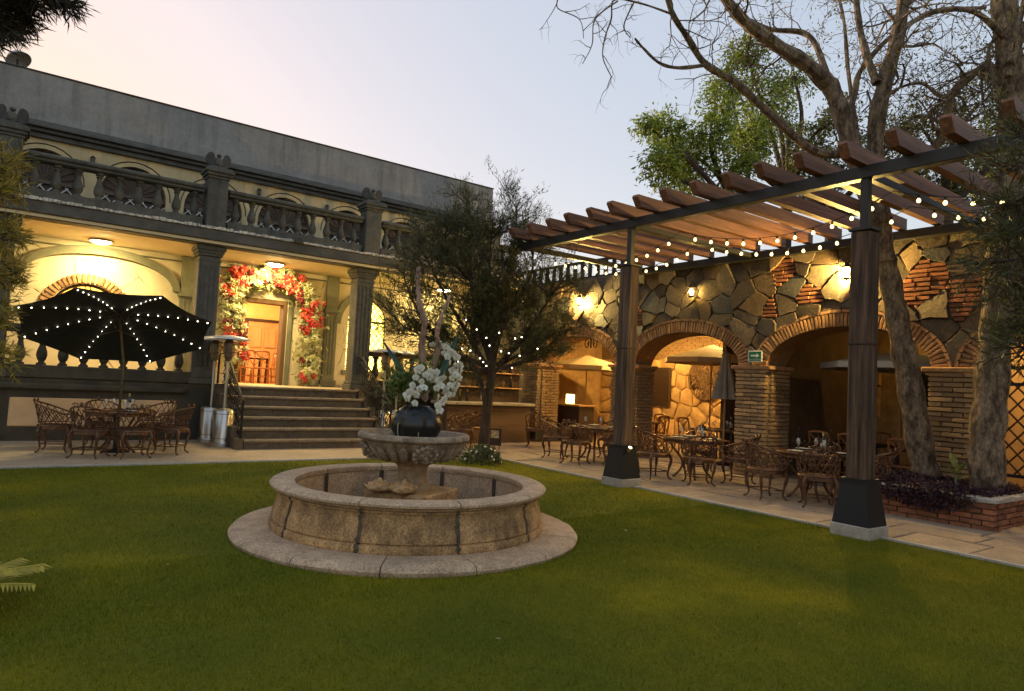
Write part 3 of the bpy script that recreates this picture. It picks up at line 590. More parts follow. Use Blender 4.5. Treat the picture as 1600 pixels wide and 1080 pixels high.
bw=[(0,.70),(.17,.70),(.23,.715),(.30,.745),(.37,.79),(.44,.845),(.49,.895),(.515,.93),(.53,.945),(.575,.955),(.592,.975),(.592,1.005),(.58,1.022),(.545,1.025),(.53,1.01),(.50,.95),(.40,.93),(0,.92)]
MB().lathe(bw,132,mod=gad).build('bowl',bowl_m,ft,True)
for k in range(4):                     # carved masks round the bowl
    a=math.atan2(-fy,-fx)+.25+k*pi/2; d=Vector((cos(a),sin(a),0)); n_=(d+Vector((0,0,-.75))).normalized(); q=Vector((cos(a)*.475,sin(a)*.475,.835))
    m=Matrix.Translation(q) @ n_.to_track_quat('Z','Y').to_matrix().to_4x4()
    mk=MB(); mk.blob((0,0,0),(.10,.10,.05),1,.05,8,m); mk.blob((-.045,.03,.045),(.022,.016,.012),2,0,6,m); mk.blob((.045,.03,.045),(.022,.016,.012),2,0,6,m); mk.blob((0,-.005,.055),(.018,.035,.022),3,0,6,m); mk.blob((0,-.055,.045),(.042,.014,.014),4,0,6,m)
    for j in range(11):
        t=pi*(j/10*1.5-.25); mk.blob((.105*cos(t),.105*sin(t),.012),(.03,.03,.026),j,.1,5,m)
    mk.build('carved_mask',bowl_m,ft,True)
for k in range(22):                     # tongues of the gadroon border
    a=2*pi*k/22; mk=MB(); q=Vector((cos(a)*.425,sin(a)*.425,.825)); n_=Vector((cos(a)*.75,sin(a)*.75,-.75)); m=Matrix.Translation(q) @ n_.to_track_quat('Z','Y').to_matrix().to_4x4()
    mk.blob((0,0,0),(.047,.125,.042),k,.03,7,m); mk.build('flute',bowl_m,ft,'all')
# carved stone shells resting on the plinth
for k,(dx,dy,s,lab) in enumerate(((-.24,-.26,1.15,'orange carved stone rosette lying on the fountain plinth'),(-.40,-.06,1.1,'orange carved stone shell standing on the fountain plinth edge'))):
    m=MB(); 
    for j in range(22):
        a=j*2.4; r=.115*math.sqrt(j/22); mm_=Matrix.Translation((r*cos(a),r*sin(a),.085-.45*r)) @ Matrix.Rotation(a,4,'Z') @ Matrix.Rotation(.5+3*r,4,'Y'); m.blob((0,0,0),(.014,.036,.042),j,.12,8,mm_)
    m.blob((0,0,.04),(.12,.12,.05),5,.1,8)
    o=m.build('carved_rosette',carve,None,'all',(fx+dx,fy+dy,.432)); o.scale=(s,)*3; o.rotation_euler=(0,0,k*1.1); tag(o,lab,'stone carving')
# pot with orchids and driftwood in the bowl
pt=thing('flower_pot','black melon-shaped pot of white orchids and driftwood standing in the bowl','flower pot',(fx+.02,fy,.925)); PS=.88
MB().lathe([(0,0),(.15,0),(.24,.05),(.295,.15),(.30,.24),(.26,.34),(.19,.41),(.14,.44),(.12,.42),(0,.38)],60,mod=lambda a,r,z:1+.16*abs(sin(2.5*a+.9))**.7-.11).build('pot',potm,pt,True).scale=(PS,PS,PS)
for a in (3.35,4.3):
    c,s=cos(a),sin(a); MB().tube([(c*.12,s*.12,.35),(c*.24,s*.24,.305),(c*.305,s*.305,.21),(c*.305,s*.305,.12),(c*(.27+.03*cos(a*7)),s*.29,.03)],[.005,.007,.008,.007,.004],6).build('root',mat('orchid_root',(.34,.32,.2),(.22,.22,.12),rnd=.1),pt,True).scale=(PS*.95,PS*.95,PS)
def to_pot(px,py,dd=0.):  # point at the pot's depth shifted towards/away from the viewer
    dep=(Vector((fx,fy,1.3))-Vector(EYE)).dot(Vector(_fw)); return PD(px,py,dep+dd)-pt.location
def smoothpath(pts,n=16):
    pts=[Vector(p) for p in pts]; out_=[]
    for i in range(len(pts)-1):
        p0=pts[max(i-1,0)];p1=pts[i];p2=pts[i+1];p3=pts[min(i+2,len(pts)-1)]
        for k in range(n):
            t=k/n; out_.append(.5*((2*p1)+(p2-p0)*t+(2*p0-5*p1+4*p2-p3)*t*t+(3*p1-p0-3*p2+p3)*t**3))
    return out_+[pts[-1]]
for pts,r0,r1,dd in ((((660,622),(662,580),(659,540),(663,505),(655,470),(653,440),(654,418)),.045,.020,.02),(((662,625),(672,590),(684,545),(683,520),(690,495),(703,463)),.036,.016,-.06)):
    pp_=smoothpath([to_pot(a,b,dd+.05*sin(i*1.3)) for i,(a,b) in enumerate(pts)],8); n=len(pp_)
    rr=[(r0+(r1-r0)*i/n)*(1+.07*sin(i*1.1)+.10*sin(i*.43+2)+random.uniform(-.06,.06)) for i in range(n)]
    pp_=[p+Vector((.006*sin(i*1.9),.006*cos(i*2.3),0)) for i,p in enumerate(pp_)]
    MB().tube(pp_,rr,11).build('driftwood',driftw,pt,True)
# strap leaves
for (pts,w) in ((((640,595),(622,570),(608,548),(597,530)),.035),(((648,600),(625,590),(612,575)),.02),(((690,585),(704,550),(716,520)),.045),(((680,590),(694,565),(700,540)),.03)):
    q=[to_pot(a,b,.05*i) for i,(a,b) in enumerate(pts)]; q=smoothpath(q,4); n=len(q); mb=MB(); sd_=Vector(_r2)*.9+Vector(_fw)*.4
    for i in range(n-1):
        w0=w*(1-(i/(n-1))**2.2); w1=w*(1-((i+1)/(n-1))**2.2); mb.add([q[i]-sd_*w0,q[i]+Vector(_fw)*.02,q[i]+sd_*w0,q[i+1]+sd_*w1,q[i+1]+Vector(_fw)*.02,q[i+1]-sd_*w1],[(0,1,4,5),(1,2,3,4)])
    mb.build('strap_leaf',mat('strap_leaf',(.06,.13,.10),(.035,.08,.065),scale=12,rough=.45,bump=.1,rnd=.15),pt,True)
def leafquads(P,D,Lg,Wd,curl=.0):
    P=np.asarray(P,float); D=np.asarray(D,float); D/=np.linalg.norm(D,axis=1)[:,None]+1e-9; n=len(P); r=rng.normal(size=(n,3)); S=np.cross(D,r); S/=np.linalg.norm(S,axis=1)[:,None]+1e-9
    Lg=np.broadcast_to(Lg,(n,))[:,None]; Wd=np.broadcast_to(Wd,(n,))[:,None]; up=np.cross(S,D)
    return np.stack([P,P+D*Lg*.45+S*Wd+up*Lg*curl,P+D*Lg,P+D*Lg*.45-S*Wd+up*Lg*curl],1)
fol=[];dirs=[]
for k in range(900):
    px=random.gauss(630,13) if k%3 else random.gauss(672,18); py=random.gauss(600,14) if k%3 else random.gauss(595,14); q=to_pot(px,py,random.uniform(-.12,.15)); fol.append(q); dirs.append((random.gauss(0,1),random.gauss(0,1),random.gauss(.4,.8)))
stuff(ob('foliage',quads_mesh('foliage',leafquads(fol,dirs,rng.uniform(.04,.09,900),rng.uniform(.009,.018,900)),leafmat('pot_foliage',(.05,.09,.016),(.11,.17,.03),(.26,.28,.07))),pt))
def orchid():
    m=MB()
    for k in range(5):
        a=2*pi*k/5+pi/2; w=.035 if k in (1,4) else .021; L_=.062; c,s=cos(a),sin(a); P_=lambda u,v,z:Vector((c*u-s*v,s*u+c*v,z))
        m.add([P_(.004,0,0),P_(.02,w*.8,.006),P_(.042,w,.004),P_(L_,0,-.008),P_(.042,-w,.004),P_(.02,-w*.8,.006),P_(.034,0,.012)],[(0,1,6),(1,2,6),(2,3,6),(3,4,6),(4,5,6),(5,0,6)])
    return m.mesh('orchid_flower',leafmat('orchid_white',(.66,.64,.54),(.72,.70,.60),(.58,.58,.44),trans=.2),True)
orc=orchid(); cen=MB().blob((0,0,.014),(.006,.008,.008),1,.1,5).mesh('lip',mat('orchid_lip',(.62,.45,.12),rnd=.1),True)
def flower_at(px,py,dd,s):
    q=to_pot(px,py,dd); face=(Vector(EYE)-(q+pt.location)).normalized()+Vector((random.gauss(0,.45),random.gauss(0,.45),random.gauss(-.05,.3)))
    o=ob('orchid_flower',orc,pt,q,face.to_track_quat('Z','Y').to_euler(),s); ob('lip',cen,o)
ca=[(652,578),(664,585),(648,590),(660,596),(644,601),(655,606),(641,612),(652,618),(638,624),(660,574),(670,588),(650,630),(636,616),(664,604)]
cb=[(672,583),(681,580),(676,592),(685,594),(690,603),(683,607),(694,614),(686,620),(690,630),(683,632),(696,622),(688,640),(678,586),(692,590)]
cc=[(675,540),(684,536),(690,543),(697,540),(702,548),(709,552),(713,560),(717,570),(719,580),(717,590),(714,600),(709,608),(705,592),(708,578),(703,566),(698,556),(712,585),(702,602),(700,614),(711,570),(693,552),(719,575),(706,618),(697,608)]
for lst,dd in ((ca,-.28),(cb,-.22),(cc,-.05)):
    for px,py in lst: flower_at(px+random.uniform(-2,2),py+random.uniform(-2,2),dd+random.uniform(-.05,.05),random.uniform(.62,.85))
for pts in (((668,600),(672,575),(662,570),(650,590),(640,622)),((672,600),(676,570),(684,580),(690,612),(685,638)),((672,600),(678,550),(692,535),(712,550),(718,585),(706,615))):
    MB().tube(smoothpath([to_pot(a,b,-.02-.05*i if pts[0][0]<672 or i<3 else -.05) for i,(a,b) in enumerate(pts)],5),.005,5).build('orchid_stem',mat('orchid_stem',(.10,.12,.04),rnd=.1),pt,True)

# ------------------------------------------------------------------ pergola
PGX=8.29; WX=11.9; PZ=4.34
pg=thing('pergola','timber and black steel pergola with brown rafters along the stone arcade','pergola',(0,0,0))
def wpost(y,lab):
    p=MB().cbox(PGX-.122,PGX+.122,y-.122,y+.122,.62,3.68,.02,jit=.008).build('timber_post',wood_old,pg); p['label']=lab
    m=MB(); z0,z1,a,b=.12,.66,.30,.205
    for (za,zb,ra,rb) in ((.12,.62,.222,.158),(.62,.68,.158,.162)):
        m.add([Vector((PGX+sx*r,y+sy*r,z)) for z,r in ((za,ra),(zb,rb)) for sx,sy in ((-1,-1),(1,-1),(1,1),(-1,1))],[(0,1,5,4),(1,2,6,5),(2,3,7,6),(3,0,4,7),(0,3,2,1),(4,5,6,7)])
    m.build('metal_shoe',blackshoe,p)
    MB().cbox(PGX-.235,PGX+.235,y-.235,y+.235,-.02,.14,.012,jit=.003).build('concrete_base',mat('post_concrete',(.42,.37,.30),(.30,.26,.2),scale=8,bump=.4,rnd=.1),p)
    MB().cbox(PGX-.127,PGX+.127,y-.127,y+.127,2.28,2.31,.006).build('band',ebony,p)
    MB().cbox(PGX-.05,PGX+.05,y-.05,y+.05,3.68,PZ,.008).cbox(PGX-.14,PGX+.14,y-.14,y+.14,3.68,3.72,.006).build('steel_stub',steelblk,p)
wpost(4.08,'weathered timber post near the brick planter'); wpost(8.02,'weathered timber post near the fountain'); wpost(.15,'weathered timber post')
Y0,Y1=.0,11.05
MB().cbox(PGX-.07,PGX+.07,Y0,Y1,PZ,PZ+.16,.008).build('front_beam',steelblk,pg)
MB().cbox(WX-.20,WX-.06,Y0,Y1,PZ-.02,PZ+.13,.008).build('wall_beam',steelblk,pg)
for y in (4.10,8.05,.15,Y1-.08): MB().cbox(PGX+.072,WX-.202,y-.05,y+.05,PZ+.02,PZ+.12,.008).build('cross_beam',steelblk,pg)
ry=[3.0+.553*i for i in range(-5,15)]
for y in ry:
    m=MB(); e=random.uniform(-.03,.03); x0=7.72+e; z0=PZ+.162; z1=z0+.19
    pr=[(x0+.10,z0),(WX-.03,z0),(WX-.03,z1),(x0+.02,z1),(x0,z1-.04)]
    m.prism(pr,lambda p:Vector((p[0],-.06,p[1])),lambda p:Vector((p[0],.06,p[1]))); m.build('rafter',rafter_m,pg,loc=(0,y,0))
sp_m=emit('spotlight_lens',(1,.7,.25),14)
for (px,py,lab) in ((983,702,'small brass spotlight fixed to the post near the fountain'),):
    q=Vector((PGX-.215,7.95,.645)); q=PX(px,py,'y',7.83)
    t=thing('spotlight',lab,'spotlight',q)
    dm=rot_to((.0,-.6,.75)); MB().lathe([(0,-.05),(.028,-.05),(.032,.03),(.026,.04)],12,m=dm).build('housing',mat('brass',(.5,.38,.12),metal=.8,rough=.35,rnd=0),t,True); MB().lathe([(0,.042),(.026,.04)],12,m=dm).build('lens',sp_m,t)
# string lights: two strands of globe bulbs
bulbm=emit('globe_bulb_glow',(1,.72,.24),1.5)
bm_=MB().lathe([(0,-.044),(.016,-.039),(.024,-.024),(.023,-.009),(.014,.007),(.011,.012)],10).mesh('bulb',bulbm,True); sk=MB().lathe([(.016,.012),(.018,.02),(.016,.055),(0,.06)],8).mesh('socket',steelblk,True)
for s_,(xs_,lab,off) in enumerate(((8.86,'string of warm globe bulbs sagging under the pergola beside the posts',0),(9.72,'string of warm globe bulbs sagging under the middle of the pergola',.3))):
    t=thing('string_lights',lab,'string lights',(0,0,0),0,'pergola string lights'); K=[11.02,7.45+off,4.02+off*.5,.6]; cord=[]
    for a,b in zip(K,K[1:]):
        n=int((a-b)/.265)
        for i in range(n):
            f=i/n; y=a+(b-a)*f; z=4.30-.30*4*f*(1-f)*((a-b)/3.5)**.5; x=xs_+.16*4*f*(1-f); cord.append(Vector((x,y,z)))
            if i: o=ob('bulb',bm_,t,(x,y,z-.06),(random.uniform(-.1,.1),random.uniform(-.1,.1),0)); ob('socket',sk,o)
    MB().tube(cord,.006,4).build('cord',steelblk,t)
# ------------------------------------------------------------------ stone arcade behind the pergola
ar=thing('stone_arcade','long stone and brick arcade wall with four wide brick arches','arcade',(0,0,0))
PY=[.85,4.42,8.0,11.56,15.12]; PW=.31; TH=.62; ZS=2.2; RISE=.72
OP=[(a+PW,b-PW,-.1,ZS,RISE) for a,b in zip(PY,PY[1:])]
Q=lambda s,z,d:Vector((d,s,z))
mb=MB(); wall_strip(mb,Q,-3.0,17.5,-.1,4.44,OP,WX,WX+TH,24); wl=mb.build('arcade_wall',mortar_dk,ar)
# brick soffit lining (band just inside the opening)
for o in OP:
    m=MB(); K=28
    for i in range(K):
        s0,s1=[(o[0]+o[1])/2-(o[1]-o[0])/2*cos(pi*j/K)*.992 for j in (i,i+1)]; z0,z1=arch_z(o,s0)-.012,arch_z(o,s1)-.012
        m.add([Q(s0,z0,WX-.03),Q(s1,z1,WX-.03),Q(s1,z1,WX+TH+.02),Q(s0,z0,WX+TH+.02)],[(0,1,2,3)])
    m.build('arch_soffit',brick_vous,ar)
# voussoir bricks of each arch ring
for j,o in enumerate(OP):
    c=(o[0]+o[1])/2; h=(o[1]-o[0])/2; ring=MB(); K=40
    pts=[]
    for i in range(K+1):
        t=pi*i/K; pts.append(((c+h*cos(t),ZS+RISE*sin(t)),(c+(h+.23)*cos(t),ZS+(RISE+.25)*sin(t))))
    for (a,b),(a2,b2) in zip(pts,pts[1:]): ring.add([Q(*p,WX-.022) for p in (a,a2,b2,b)]+[Q(*p,WX) for p in (a,a2,b2,b)],[(0,1,2,3),(0,1,5,4),(2,3,7,6)])
    rg=ring.build('arch_ring',mortar,ar)
    vm=MB().cbox(-.045,.0,-.026,.026,-.115,.115,.006,jit=.003).mesh('brick',brick_vous)
    S=[0]; 
    for i in range(400):
        t0,t1=pi*i/400,pi*(i+1)/400; S.append(S[-1]+math.hypot((h+.1)*(cos(t1)-cos(t0)),(RISE+.12)*(sin(t1)-sin(t0))))
    nb=int(S[-1]/.068)
    for k in range(nb):
        u=S[-1]*(k+.5)/nb; i=next(q for q,v in enumerate(S) if v>=u); t=pi*i/400
        y=c+(h+.115)*cos(t); z=ZS+(RISE+.125)*sin(t); ny,nz=cos(t)/(h+.1),sin(t)/(RISE+.1); an=math.atan2(ny,nz)
        ob('brick',vm,rg,(WX-.018-random.uniform(0,.012),y,z),(-an,0,0),(1,random.uniform(.92,1.04),random.uniform(.95,1.05)))
    # outer thin label course
    lb=MB()
    for i in range(26):
        t0,t1=pi*(i+.06)/26,pi*(i+.94)/26; q=[(c+(h+e)*cos(t),ZS+(RISE+e+.02)*sin(t)) for t,e in ((t0,.235),(t1,.235),(t1,.285),(t0,.285))]; x=WX-.085+random.uniform(0,.015)
        lb.add([Q(*p,x) for p in q]+[Q(*p,WX) for p in q],[(0,1,2,3),(0,1,5,4),(1,2,6,5),(2,3,7,6),(3,0,4,7)])
    lb.build('label_course',brick_vous,ar)
# piers: mortar core, tan bricks course by course, brick cap, dark plinth
bf=[MB().cbox(-.5,.5,-.5,.5,-.5,.5,.06,jit=.035).mesh('brick',brick_tan) for _ in range(6)]
for j,yc in enumerate(PY):
    core=MB().box(WX-.05,WX+TH+.03,yc-PW-.02,yc+PW+.02,0,ZS-.12).build('pier',mortar,ar)
    capm=MB().cbox(WX-.14,WX+TH+.10,yc-PW-.13,yc+PW+.13,ZS-.075,ZS+.005,.015,jit=.006).cbox(WX-.10,WX+TH+.07,yc-PW-.08,yc+PW+.08,ZS-.125,ZS-.078,.01,jit=.004).build('impost',brick_vous,core)
    zb=.42 if j==4 else .02
    if j==4: MB().cbox(WX-.12,WX+TH+.06,yc-PW-.08,yc+PW+.08,0,.42,.012).build('plinth',mat('black_plinth',(.045,.04,.032),(.03,.027,.022),rnd=0,rough=.6),core)
    z=zb; r=0; hcs=.078; joined=MB() if j in (0,3,4) else None
    while z<ZS-.15:
        L1=.30; n=random.uniform(.86,1.04)
        faces=[('f',-1)]+([('s',-1)] if j!=4 or True else [])
        # front face bricks along y, near side face bricks along x (the side the camera sees is -y)
        edges=[yc-PW-.03]+([yc-.02] if r%2 else [yc-.17,yc+.14])+[yc+PW+.03]
        for a,b in zip(edges,edges[1:]):
            pr=random.uniform(.03,.055); hz=hcs-.016+random.uniform(-.006,.004); loc=(WX-.05+.03-pr,(a+b)/2,z+hcs/2); sc=(.10,b-a-.012,hz)
            if joined is not None: joined.cbox(loc[0]-sc[0]/2,loc[0]+sc[0]/2,loc[1]-sc[1]/2,loc[1]+sc[1]/2,loc[2]-sc[2]/2,loc[2]+sc[2]/2,.006,jit=.003)
            else: ob('brick',random.choice(bf),core,loc,(0,0,random.uniform(-.012,.012)),sc)
        ex=[WX+.02]+([WX+.34] if r%2 else [WX+.18,WX+.46])+[WX+TH+.03]
        for a,b in zip(ex,ex[1:]):
            hz=hcs-.016+random.uniform(-.006,.004); loc=((a+b)/2,yc-PW-.035-random.uniform(0,.02),z+hcs/2); sc=(b-a-.012,.09,hz)
            if joined is not None: joined.cbox(loc[0]-sc[0]/2,loc[0]+sc[0]/2,loc[1]-sc[1]/2,loc[1]+sc[1]/2,loc[2]-sc[2]/2,loc[2]+sc[2]/2,.006,jit=.003)
            else: ob('brick',random.choice(bf),core,loc,None,sc)
        z+=hcs; r+=1
    if joined is not None: stuff(joined.build('brickwork',brick_tan,core))
# irregular stone cladding above the arches (Voronoi pieces) with patches of thin red brick
def clip(poly,nx,ny,c):
    out_=[]
    for i in range(len(poly)):
        a,b=poly[i],poly[(i+1)%len(poly)]; da=nx*a[0]+ny*a[1]-c; db=nx*b[0]+ny*b[1]-c
        if da<=0: out_.append(a)
        if (da<0)!=(db<0) and da!=db: t=da/(da-db); out_.append((a[0]+(b[0]-a[0])*t,a[1]+(b[1]-a[1])*t))
    return out_
pts=[]; rs=random.Random(11)
while len(pts)<260:
    p=(rs.uniform(.3,17.3),rs.uniform(2.2,4.43)); ok=all(((p[0]-q[0])*.85)**2+(p[1]-q[1])**2>(.19+.20*rs.random())**2 for q in pts)
    if ok: pts.append(p)
    elif rs.random()<.0006: break
def inarch(y,z,e=.27):
    for o in OP:
        c=(o[0]+o[1])/2; h=(o[1]-o[0])/2+e; u=((y-c)/h)**2+((max(z,ZS)-ZS)/(RISE+e+.02))**2
        if abs(y-c)<h and u<1: return o,u
    return None
bpt=[PX(px,py,'x',WX) for px,py in ((1205,452),(1198,470),(1215,478),(1497,455),(1480,455),(1500,480),(1190,462),(1226,440),(1260,470),(1465,447),(1440,440),(1515,470),(995,492),(1500,505))]
brick_regions=[]; wt=[rs.uniform(0,.055) for _ in pts]
for i,p in enumerate(pts):
    if inarch(p[0],p[1],.12): continue
    poly=[(p[0]-.8,max(2.2,p[1]-.8)),(p[0]+.8,max(2.2,p[1]-.8)),(p[0]+.8,min(4.43,p[1]+.8)),(p[0]-.8,min(4.43,p[1]+.8))]
    for j,q in enumerate(pts):
        if j!=i and abs(q[0]-p[0])<1.7:
            nx,ny=q[0]-p[0],q[1]-p[1]; L_=math.hypot(nx,ny); c=(nx*(p[0]+q[0])/2+ny*(p[1]+q[1])/2)+(wt[i]-wt[j])/2-L_*.008
            poly=clip(poly,nx,ny,c)
            if len(poly)<3: break
    if len(poly)<3: continue
    dense=[]
    for a,b in zip(poly,poly[1:]+poly[:1]):
        for k in range(3): dense.append((a[0]+(b[0]-a[0])*k/3,a[1]+(b[1]-a[1])*k/3))
    fin=[]
    for (y,z) in dense:
        h_=inarch(y,z)
        if h_:
            o,u=h_; c=(o[0]+o[1])/2; s=1/math.sqrt(max(u,.05)); y=c+(y-c)*s; z=ZS+(max(z,ZS)-ZS)*s
        d=math.hypot(y-p[0],z-p[1])
        fin.append((y+rs.uniform(-.022,.022),z+rs.uniform(-.022,.022)))
    if any(math.hypot(p[0]-b.y,(p[1]-b.z))<.19 for b in bpt): brick_regions.append(fin); continue
    area=abs(sum(a[0]*b[1]-b[0]*a[1] for a,b in zip(fin,fin[1:]+fin[:1])))/2
    if area<.015 or len(fin)<3: continue
    cy_=sum(a[0] for a in fin)/len(fin); cz_=sum(a[1] for a in fin)/len(fin); ty,tz=rs.uniform(-.12,.12),rs.uniform(-.12,.12); pr=rs.uniform(.035,.11)
    m=MB(); n=len(fin); f=[(a[0]-cy_,a[1]-cz_) for a in fin]
    ring0=[Vector((.0,a,b)) for a,b in f]; ring1=[Vector((-pr+.012-ty*a-tz*b,a*.99,b*.99)) for a,b in f]; ring2=[Vector((-pr-ty*a*.9-tz*b*.9,a*.955,b*.955)) for a,b in f]
    m.add(ring0+ring1+ring2,[(i,(i+1)%n,n+(i+1)%n,n+i) for i in range(n)]+[(n+i,n+(i+1)%n,2*n+(i+1)%n,2*n+i) for i in range(n)]+[tuple(range(2*n,3*n))])
    m.build('stone',rs.choice((slate1,slate1,slate1,slate2,slate3)),wl,loc=(WX,cy_,cz_))
def pin(poly,y,z):
    c=False
    for (y1,z1),(y2,z2) in zip(poly,poly[1:]+poly[:1]):
        if (z1>z)!=(z2>z) and y<(y2-y1)*(z-z1)/(z2-z1+1e-12)+y1: c=not c
    return c
for poly in brick_regions:
    z=min(p[1] for p in poly); z1=max(p[1] for p in poly); z=math.floor(z/.075)*.075
    while z<z1:
        zz=z+.037; ins=[y for y in np.arange(min(p[0] for p in poly)-.05,max(p[0] for p in poly)+.05,.02) if pin(poly,y,zz)]
        if ins:
            a,b=min(ins)-.02,max(ins)+.02
            n=max(1,round((b-a)/.27)); 
            for k in range(n):
                y0,y1=a+(b-a)*k/n,a+(b-a)*(k+1)/n
                m=MB().cbox(-.06-rs.uniform(0,.02),0,-(y1-y0)/2+.006,(y1-y0)/2-.006,-.027,.027,.006,jit=.004); m.build('brick',brick_red,wl,loc=(WX,(y0+y1)/2,zz))
        z+=.075
# the wall end beyond the last arch and pier faces between arch springing and stones are mortar
# interior of the arcade: floor, back wall, ceiling beams
BKX=16.6
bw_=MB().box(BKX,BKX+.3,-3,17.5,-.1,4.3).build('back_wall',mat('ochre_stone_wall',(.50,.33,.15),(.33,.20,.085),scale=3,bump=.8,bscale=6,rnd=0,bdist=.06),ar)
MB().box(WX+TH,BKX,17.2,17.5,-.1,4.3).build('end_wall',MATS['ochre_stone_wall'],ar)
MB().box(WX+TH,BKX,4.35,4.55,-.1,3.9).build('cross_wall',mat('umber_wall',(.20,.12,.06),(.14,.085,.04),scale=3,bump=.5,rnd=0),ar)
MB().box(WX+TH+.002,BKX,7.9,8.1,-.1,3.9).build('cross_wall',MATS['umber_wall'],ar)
MB().box(WX+TH,BKX+.3,-3,17.5,3.9,4.0).build('arcade_ceiling',mat('plank_ceiling',(.25,.15,.07),(.18,.10,.05),rnd=0),ar)
struct(MB().box(13.4,BKX,-3,17.2,-.05,.018).build('arcade_floor',flag))
# large rubble stones on the lit back wall, brick courses above
rs=random.Random(5); ptsb=[]
for _ in range(900):
    p=(rs.uniform(8.2,17.0),rs.uniform(.1,2.55))
    if all(math.hypot(p[0]-q[0],p[1]-q[1])>.36 for q in ptsb): ptsb.append(p)
rub=MATS['rubble']=mat('rubble_stone',(.56,.36,.16),(.36,.21,.09),scale=4,bump=.6,bscale=12,rnd=.25,bdist=.03)
for i,p in enumerate(ptsb):
    poly=[(p[0]-.5,max(.02,p[1]-.5)),(p[0]+.5,max(.02,p[1]-.5)),(p[0]+.5,min(2.6,p[1]+.5)),(p[0]-.5,min(2.6,p[1]+.5))]
    for j,q in enumerate(ptsb):
        if j!=i and abs(q[0]-p[0])<1.1:
            nx,ny=q[0]-p[0],q[1]-p[1]; poly=clip(poly,nx,ny,(nx*(p[0]+q[0])/2+ny*(p[1]+q[1])/2)-math.hypot(nx,ny)*.02)
    if len(poly)<3: continue
    n=len(poly); f=[(a-p[0],b-p[1]) for a,b in poly]; pr=rs.uniform(.04,.09); m=MB()
    m.add([Vector((0,a,b)) for a,b in f]+[Vector((-pr*.7,a*.96,b*.96)) for a,b in f]+[Vector((-pr,a*.8,b*.8)) for a,b in f],[(i,(i+1)%n,n+(i+1)%n,n+i) for i in range(n)]+[(n+i,n+(i+1)%n,2*n+(i+1)%n,2*n+i) for i in range(n)]+[tuple(range(2*n,3*n))])
    m.build('stone',rub,bw_,True,loc=(BKX,p[0],p[1]))
bk=MB(); z=2.62; r=0
while z<3.88:
    y=8.1+(.15 if r%2 else 0)
    while y<17.1:
        bk.cbox(BKX-.03-random.uniform(0,.015),BKX,y+.006,y+.28,z+.006,z+.07,.005,jit=.002); y+=.29
    z+=.076; r+=1
stuff(bk.build('brickwork',brick_tan,bw_))
# dark shuttered window and doorway on the back walls
q=PX(1032,615,'x',BKX-.1); sh=MB().cbox(BKX-.16,BKX-.1,q.y-.42,q.y+.42,1.15,2.35,.01).build('window',ebony,bw_)
for k in range(14): MB().box(BKX-.185,BKX-.16,q.y-.36,q.y+.36,1.22+k*.08,1.262+k*.08).build('slat',ebony,sh)
MB().box(BKX-.05,BKX,5.2,6.9,.02,2.5).build('doorway',mat('painted_dark',(.012,.01,.008),rnd=0),ar)  # flat black slab; the darkness of the opening is put into its colour
# railing on the arcade roof at its far end
fr=thing('roof_railing','dark slatted railing on the arcade roof behind the pergola end','railing',(0,0,0))
MB().box(WX+.25,WX+.33,11.3,17.3,4.505,4.56).box(WX+.25,WX+.33,11.3,17.3,4.94,5.0).build('rail',steelblk,fr)
pm=MB().box(-.03,.03,-.05,.05,0,.42).mesh('slat',steelblk)
for k in range(20): ob('slat',pm,fr,(WX+.29,11.45+k*.3,4.55))
MB().box(WX+.2,WX+.4,11.2,17.4,4.445,4.5).build('kerb',mortar_dk,fr)
# wall lanterns on the arcade
lh=mat('lantern_iron',(.03,.025,.02),rnd=0,rough=.5,metal=.4)
for k,(px,py,lab,en,st_) in enumerate(((1323,425,'bright yellow wall lantern above the arch beside the near timber post',45,60),(1080,455,'dim amber wall lantern above the arch of the folded umbrella',5,5),(905,470,'bright yellow wall lantern above the arch behind the feathery tree',45,60))):
    q=PX(px,py,'x',WX-.22); t=thing('wall_lantern',lab,'wall lantern',(WX-.22,q.y,q.z),0,'arcade wall lanterns')
    MB().tube([(.22,0,.02),(.12,0,.14),(0,0,.22),(0,0,.15)],.012,6).cbox(.16,.20,-.05,.05,-.14,.1,.008).build('bracket',lh,t)
    MB().lathe([(0,.19),(.02,.17),(.05,.12),(.115,.08),(.12,.07)],6).build('roof',lh,t)
    fr_=MB()
    for i in range(6): a=2*pi*i/6; fr_.tube([(.10*cos(a),.10*sin(a),.075),(.07*cos(a),.07*sin(a),-.12)],.007,4)
    fr_.lathe([(0,-.15),(.03,-.14),(.075,-.12),(.075,-.11)],6).build('cage',lh,t)
    pa=MB()
    for i in range(6):
        a,b=2*pi*i/6,2*pi*(i+1)/6; pa.add([(.095*cos(a),.095*sin(a),.072),(.095*cos(b),.095*sin(b),.072),(.066*cos(b),.066*sin(b),-.115),(.066*cos(a),.066*sin(a),-.115)],[(0,1,2,3)])
    pa.build('pane',glass,t)
    MB().lathe([(0,-.06),(.03,-.04),(.04,0),(.03,.035),(0,.05)],10).build('bulb',emit('lantern_bulb%d'%st_,(1,.66,.18),st_*30 if st_>10 else 70),t,True)
